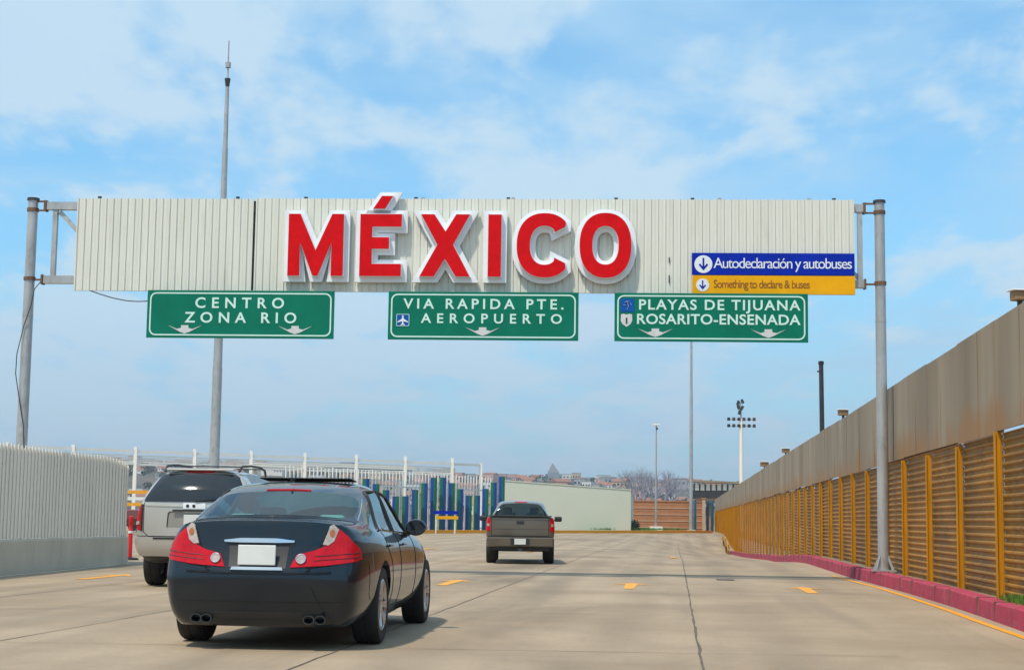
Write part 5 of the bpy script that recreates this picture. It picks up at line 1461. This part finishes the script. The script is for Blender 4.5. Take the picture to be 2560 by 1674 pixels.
    for sd in (1, -1):
        tl = part('tail_light', patch([(sd * a, b) for a, b in [(.775, .85), (.78, 1.205), (.84, 1.215), (.94, 1.18), (.955, .95), (.90, .86)]], wr, .012), M['taillens'], R, smooth=True)
        part('reverse_lamp', patch([(sd * a, b) for a, b in [(.80, .985), (.80, 1.05), (.86, 1.05), (.86, .985)]], wr, .017), M['clearlens'], tl)
        part('mirror', MB().box((sd * 1.06, 3.25 + Y, 1.19), (.21, .10, .15)), M['trim'], R, bevel=.04)
        part('mirror_arm', MB().bar((sd * .85, 3.25 + Y, 1.13), (sd * 1.0, 3.25 + Y, 1.16), .05, .04), M['trim'], R)
        wheel(R, sd * .775, 0, .385, .27, sd, 6); wheel(R, sd * .775, 3.25, .385, .27, sd, 6)
        seat = MB().box((sd * .38, 2.75 + Y, 1.05), (.5, .15, .6)); so = part('seat', seat, M['seat'], R, bevel=.05)
        part('headrest', MB().box((sd * .38, 2.73 + Y, 1.42), (.26, .1, .17)), M['seat'], so, bevel=.04)
    bo = part('bumper', MB().box((0, .02 + Y, .58), (1.76, .18, .25)), M['bronze'], R, bevel=.03)
    part('bumper_pad', MB().box((0, .02 + Y, .715), (1.70, .16, .025)), M['trim'], bo)
    part('plate_recess', MB().box((0, -.075 + Y, .585), (.50, .012, .18)), M['trim'], bo)
    part('licence_plate', MB().box((0, -.088 + Y, .59), (.30, .012, .15)), M['plate'], R)
    part('valance', MB().box((0, .18 + Y, .42), (1.55, .15, .13)), M['trim'], R)
    part('hitch', MB().box((0, .0 + Y, .38), (.12, .2, .08)), M['dark'], R)
    part('underbody', MB().box((0, 1.7, .46), (1.0, 3.9, .2)), M['gap'], R)
    part('axle', MB().tube((-.7, 0, .37), (.7, 0, .37), .06, .06, 8), M['gap'], R)
    return R
make_pickup()

# ---- small far cars seen between the wall end and the silver vehicle
def far_car(x, y, rz, paint, label):
    R = empty('parked_car', (x, y, 0), rz, label, 'car', 'cars parked behind the wall')
    mb = MB(); n = 12
    prof = [(-2.2, .45), (-2.15, .85), (-1.5, .95), (-1.0, 1.42), (.5, 1.45), (1.2, .98), (2.05, .82), (2.2, .5)]
    vs = []
    for w in (-.85, .85):
        for yy, z in prof: vs.append((w * (0.80 if z > 1.2 else 1), yy, z))
    m = len(prof)
    mb.add(vs, [(k, k + 1, m + k + 1, m + k) for k in range(m - 1)] + [tuple(range(m)), tuple(range(2 * m - 1, m - 1, -1)), (0, m, 2 * m - 1, m - 1)])
    part('body', mb, paint, R, bevel=.06)
    g = MB()
    for w in (-1, 1): g.add([(w * .835, -1.3, .98), (w * .835, .95, .99), (w * .70, .42, 1.38), (w * .70, -.92, 1.36)], [(0, 1, 2, 3)])
    part('side_window', g, M['darkglass'], R)
    for w in (-1, 1):
        for yy in (-1.35, 1.35): part('wheel', MB().lathe([(0.0, -.1), (.31, -.1), (.31, .1), (0.0, .1)], (w * .78, yy, .31), 'x', 16), M['black'], R)
far_car(-22.3, 93, 1.5, car_paint('far_maroon_paint', (0.11, 0.03, 0.025)), 'dark maroon car parked beyond the delineator post')
far_car(-24.6, 104, 1.6, car_paint('far_blue_paint', (0.03, 0.06, 0.16)), 'dark blue car parked behind the maroon one')
far_car(-27.2, 112, 1.45, car_paint('far_white_paint', (0.6, 0.6, 0.58)), 'pale car parked behind the dark blue one')
ob_ = empty('barrier_board', (-23.5, 98, 0), 0.1, 'orange and white striped barrier board behind the parked maroon car', 'barrier')
for z, m in ((1.75, 'lineyel'), (2.1, 'whitesteel'), (2.5, 'lineyel')): part('board', MB().box((0, 0, z), (9, .08, .2)), M[m], ob_)
for x in (-4, 0, 4): part('leg', MB().box((x, .1, 1.3), (.12, .12, 2.6)), M['whitesteel'], ob_)

# ------------------------------------------------------------------ hills and the far city
def ridge(x):
    pts = [(-1500, 56), (-700, 53), (-367, 47), (-217, 45), (-124, 42), (-67, 40), (-35, 38), (7, 37), (157, 34), (400, 30), (1500, 28)]
    for (a, ha), (b, hb) in zip(pts[:-1], pts[1:]):
        if a <= x <= b: return ha + (hb - ha) * (x - a) / (b - a)
    return 30
def hill_h(x, y):
    r = ridge(x * 1500 / max(y, 600)) * (y / 1500 if y < 1500 else 1.0)
    t = max(0.0, min(1.0, (y - 500) / 1000)); s = t * t * (3 - 2 * t)
    w = 3.0 * math.sin(x * 0.021 + 1.3) * math.sin(y * 0.013) + 1.6 * math.sin(x * 0.06 + y * 0.02)
    return max(-0.5, (r + w * 0.6) * s - 0.5)
mb = MB(); nx, ny = 150, 46
vs = []
for j in range(ny + 1):
    y = 480 + (2300 - 480) * (j / ny)
    for i in range(nx + 1):
        x = (-0.8 + 1.6 * i / nx) * y
        vs.append((x, y, hill_h(x, y) + rng.uniform(-0.5, 0.5) * min(1, j / 8)))
mb.add(vs, [(j * (nx + 1) + i, j * (nx + 1) + i + 1, (j + 1) * (nx + 1) + i + 1, (j + 1) * (nx + 1) + i) for j in range(ny) for i in range(nx)])
tag(mb.build('hills', M['hill'], smooth=True), kind='structure')
walls = [('white', (0.68, 0.66, 0.62)), ('tan', (0.50, 0.38, 0.27)), ('pink', (0.55, 0.33, 0.28)), ('grey', (0.33, 0.34, 0.36))]
roofm = [pm('terracotta_roof', (0.30, 0.13, 0.08), 0.8), pm('grey_roof', (0.22, 0.22, 0.23), 0.8)]
protos = {}
for wn_, wc in walls:
    wm = pm('house_wall_' + wn_, wc, 0.8)
    for k, rm in enumerate(roofm):
        mb = MB(); w, d, h = 8, 8, 4.5 + k * 2
        mb.cm = 0; mb.box((0, 0, h / 2 - 2), (w, d, h + 4))
        mb.cm = 1
        if k == 0: mb.add([(-w / 2 - .4, -d / 2 - .4, h), (w / 2 + .4, -d / 2 - .4, h), (w / 2 + .4, d / 2 + .4, h), (-w / 2 - .4, d / 2 + .4, h), (-w / 2 - .4, 0, h + 2), (w / 2 + .4, 0, h + 2)], [(0, 1, 5, 4), (2, 3, 4, 5), (0, 4, 3), (1, 2, 5)])
        else: mb.box((0, 0, h + .15), (w + .3, d + .3, .3))
        mb.cm = 2
        for wx in (-2.4, 0, 2.4): mb.box((wx, -d / 2 - .02, h * .6), (1.2, .06, 1.3))
        me_o = mb.build('house', [wm, rm, M['darkglass']])
        protos[(wn_, k)] = me_o.data
        bpy.data.objects.remove(me_o)
keys = list(protos)
for i in range(290):
    y = rng.uniform(760, 1500) if i < 150 else rng.uniform(1250, 1640)
    px = rng.uniform(180, 1050) if i % 2 else rng.uniform(1040, 1800)
    x = (px - 1280) / 4000 * y
    wn_, k = keys[rng.randrange(len(keys))]
    o = bpy.data.objects.new('house', protos[(wn_, k)]); COL.objects.link(o)
    o.location = (x, y, hill_h(x, y)); o.rotation_euler = (0, 0, rng.uniform(-0.6, 0.6)); s = rng.uniform(0.6, 1.25); o.scale = (s * rng.uniform(.8, 1.5), s, s)
    tag(o, f'tiny far {wn_} house with a {"tiled red" if k == 0 else "flat grey"} roof on the hazy hillside', 'house', f'far {wn_} houses with {"red" if k == 0 else "grey"} roofs')
mb = MB()
for i in range(330):
    y = rng.uniform(760, 1600); px = rng.uniform(150, 1850); x = (px - 1280) / 4000 * y
    leafy(mb, (x, y, hill_h(x, y) + 3.0), rng.uniform(2.0, 4.5), 26, 1.3)
o = mb.build('trees', M['leafdark']); tag(o, kind='stuff')
# the peaked tower on the skyline
tx = (1388 - 1280) / 4000 * 1480
tw = empty('tower_building', (tx, 1480, hill_h(tx, 1480)), 0.2, 'pointed blue grey tower on the distant skyline', 'building')
part('tower_body', MB().box((0, 0, 3), (9, 9, 10)), pm('tower_grey', (0.26, 0.30, 0.34), .6), tw)
mb = MB(); mb.add([(-4.5, -4.5, 8), (4.5, -4.5, 8), (4.5, 4.5, 8), (-4.5, 4.5, 8), (-1, 0, 17)], [(0, 1, 4), (1, 2, 4), (2, 3, 4), (3, 0, 4), (0, 3, 2, 1)]); part('roof', mb, roofm[1], tw)
# bare trees behind the boarded wall
def bare_tree(x, y, h, label):
    t = empty('bare_tree', (x, y, 0), rng.uniform(0, 6), label, 'tree', 'bare trees behind the pale wall')
    tr = MB(); br = MB()
    tr.tube((0, 0, 0), (0, 0, h * .35), .28, .2, 8)
    def grow(p, d, L, r, lv):
        q = p + d * L
        (tr if lv == 0 else br).tube(p, q, r, r * .65, 5, False)
        if lv >= 4: return
        for _ in range(3 if lv < 3 else 2):
            e = (d + Vector((rng.gauss(0, .42), rng.gauss(0, .42), rng.gauss(.12, .2)))).normalized()
            grow(q if rng.random() < .7 else p + d * L * rng.uniform(.5, 1), e, L * rng.uniform(.62, .85), r * .6, lv + 1)
    for _ in range(5):
        d = Vector((rng.gauss(0, .35), rng.gauss(0, .35), 1)).normalized()
        grow(Vector((0, 0, h * .3)), d, h * .2, .14, 0)
    part('trunk', tr, M['bark'], t); part('crown', br, M['bark'], t)
for px, y, h, lab in ((1592, 300, 12.5, 'bare bluish tree behind the pale wall, leftmost of the clump'), (1618, 312, 13.0, 'bare bluish tree left of the slim lamp post'), (1640, 305, 12.3, 'bare bluish tree right behind the slim lamp post'), (1664, 318, 12.8, 'bare bluish tree between the lamp post and the tall slim pole'), (1684, 325, 10.5, 'low bare tree, rightmost of the clump')):
    bare_tree((px - 1280) / 4000 * y, y, h, lab)

# ------------------------------------------------------------------ haze
HAZE = 0.00019
if HAZE:
    hz = MB().box((0, 1400, 60), (9000, 5200, 124)).build('haze', None)
    hz.data.materials.clear()
    m = bpy.data.materials.new('haze'); m.use_nodes = True; N = m.node_tree.nodes; N.clear()
    out = N.new('ShaderNodeOutputMaterial'); v = N.new('ShaderNodeVolumePrincipled')
    v.inputs['Color'].default_value = (0.80, 0.88, 0.97, 1); v.inputs['Density'].default_value = HAZE; v.inputs['Anisotropy'].default_value = 0.2
    m.node_tree.links.new(v.outputs[0], out.inputs['Volume'])
    hz.data.materials.append(m)
    tag(hz, kind='stuff')
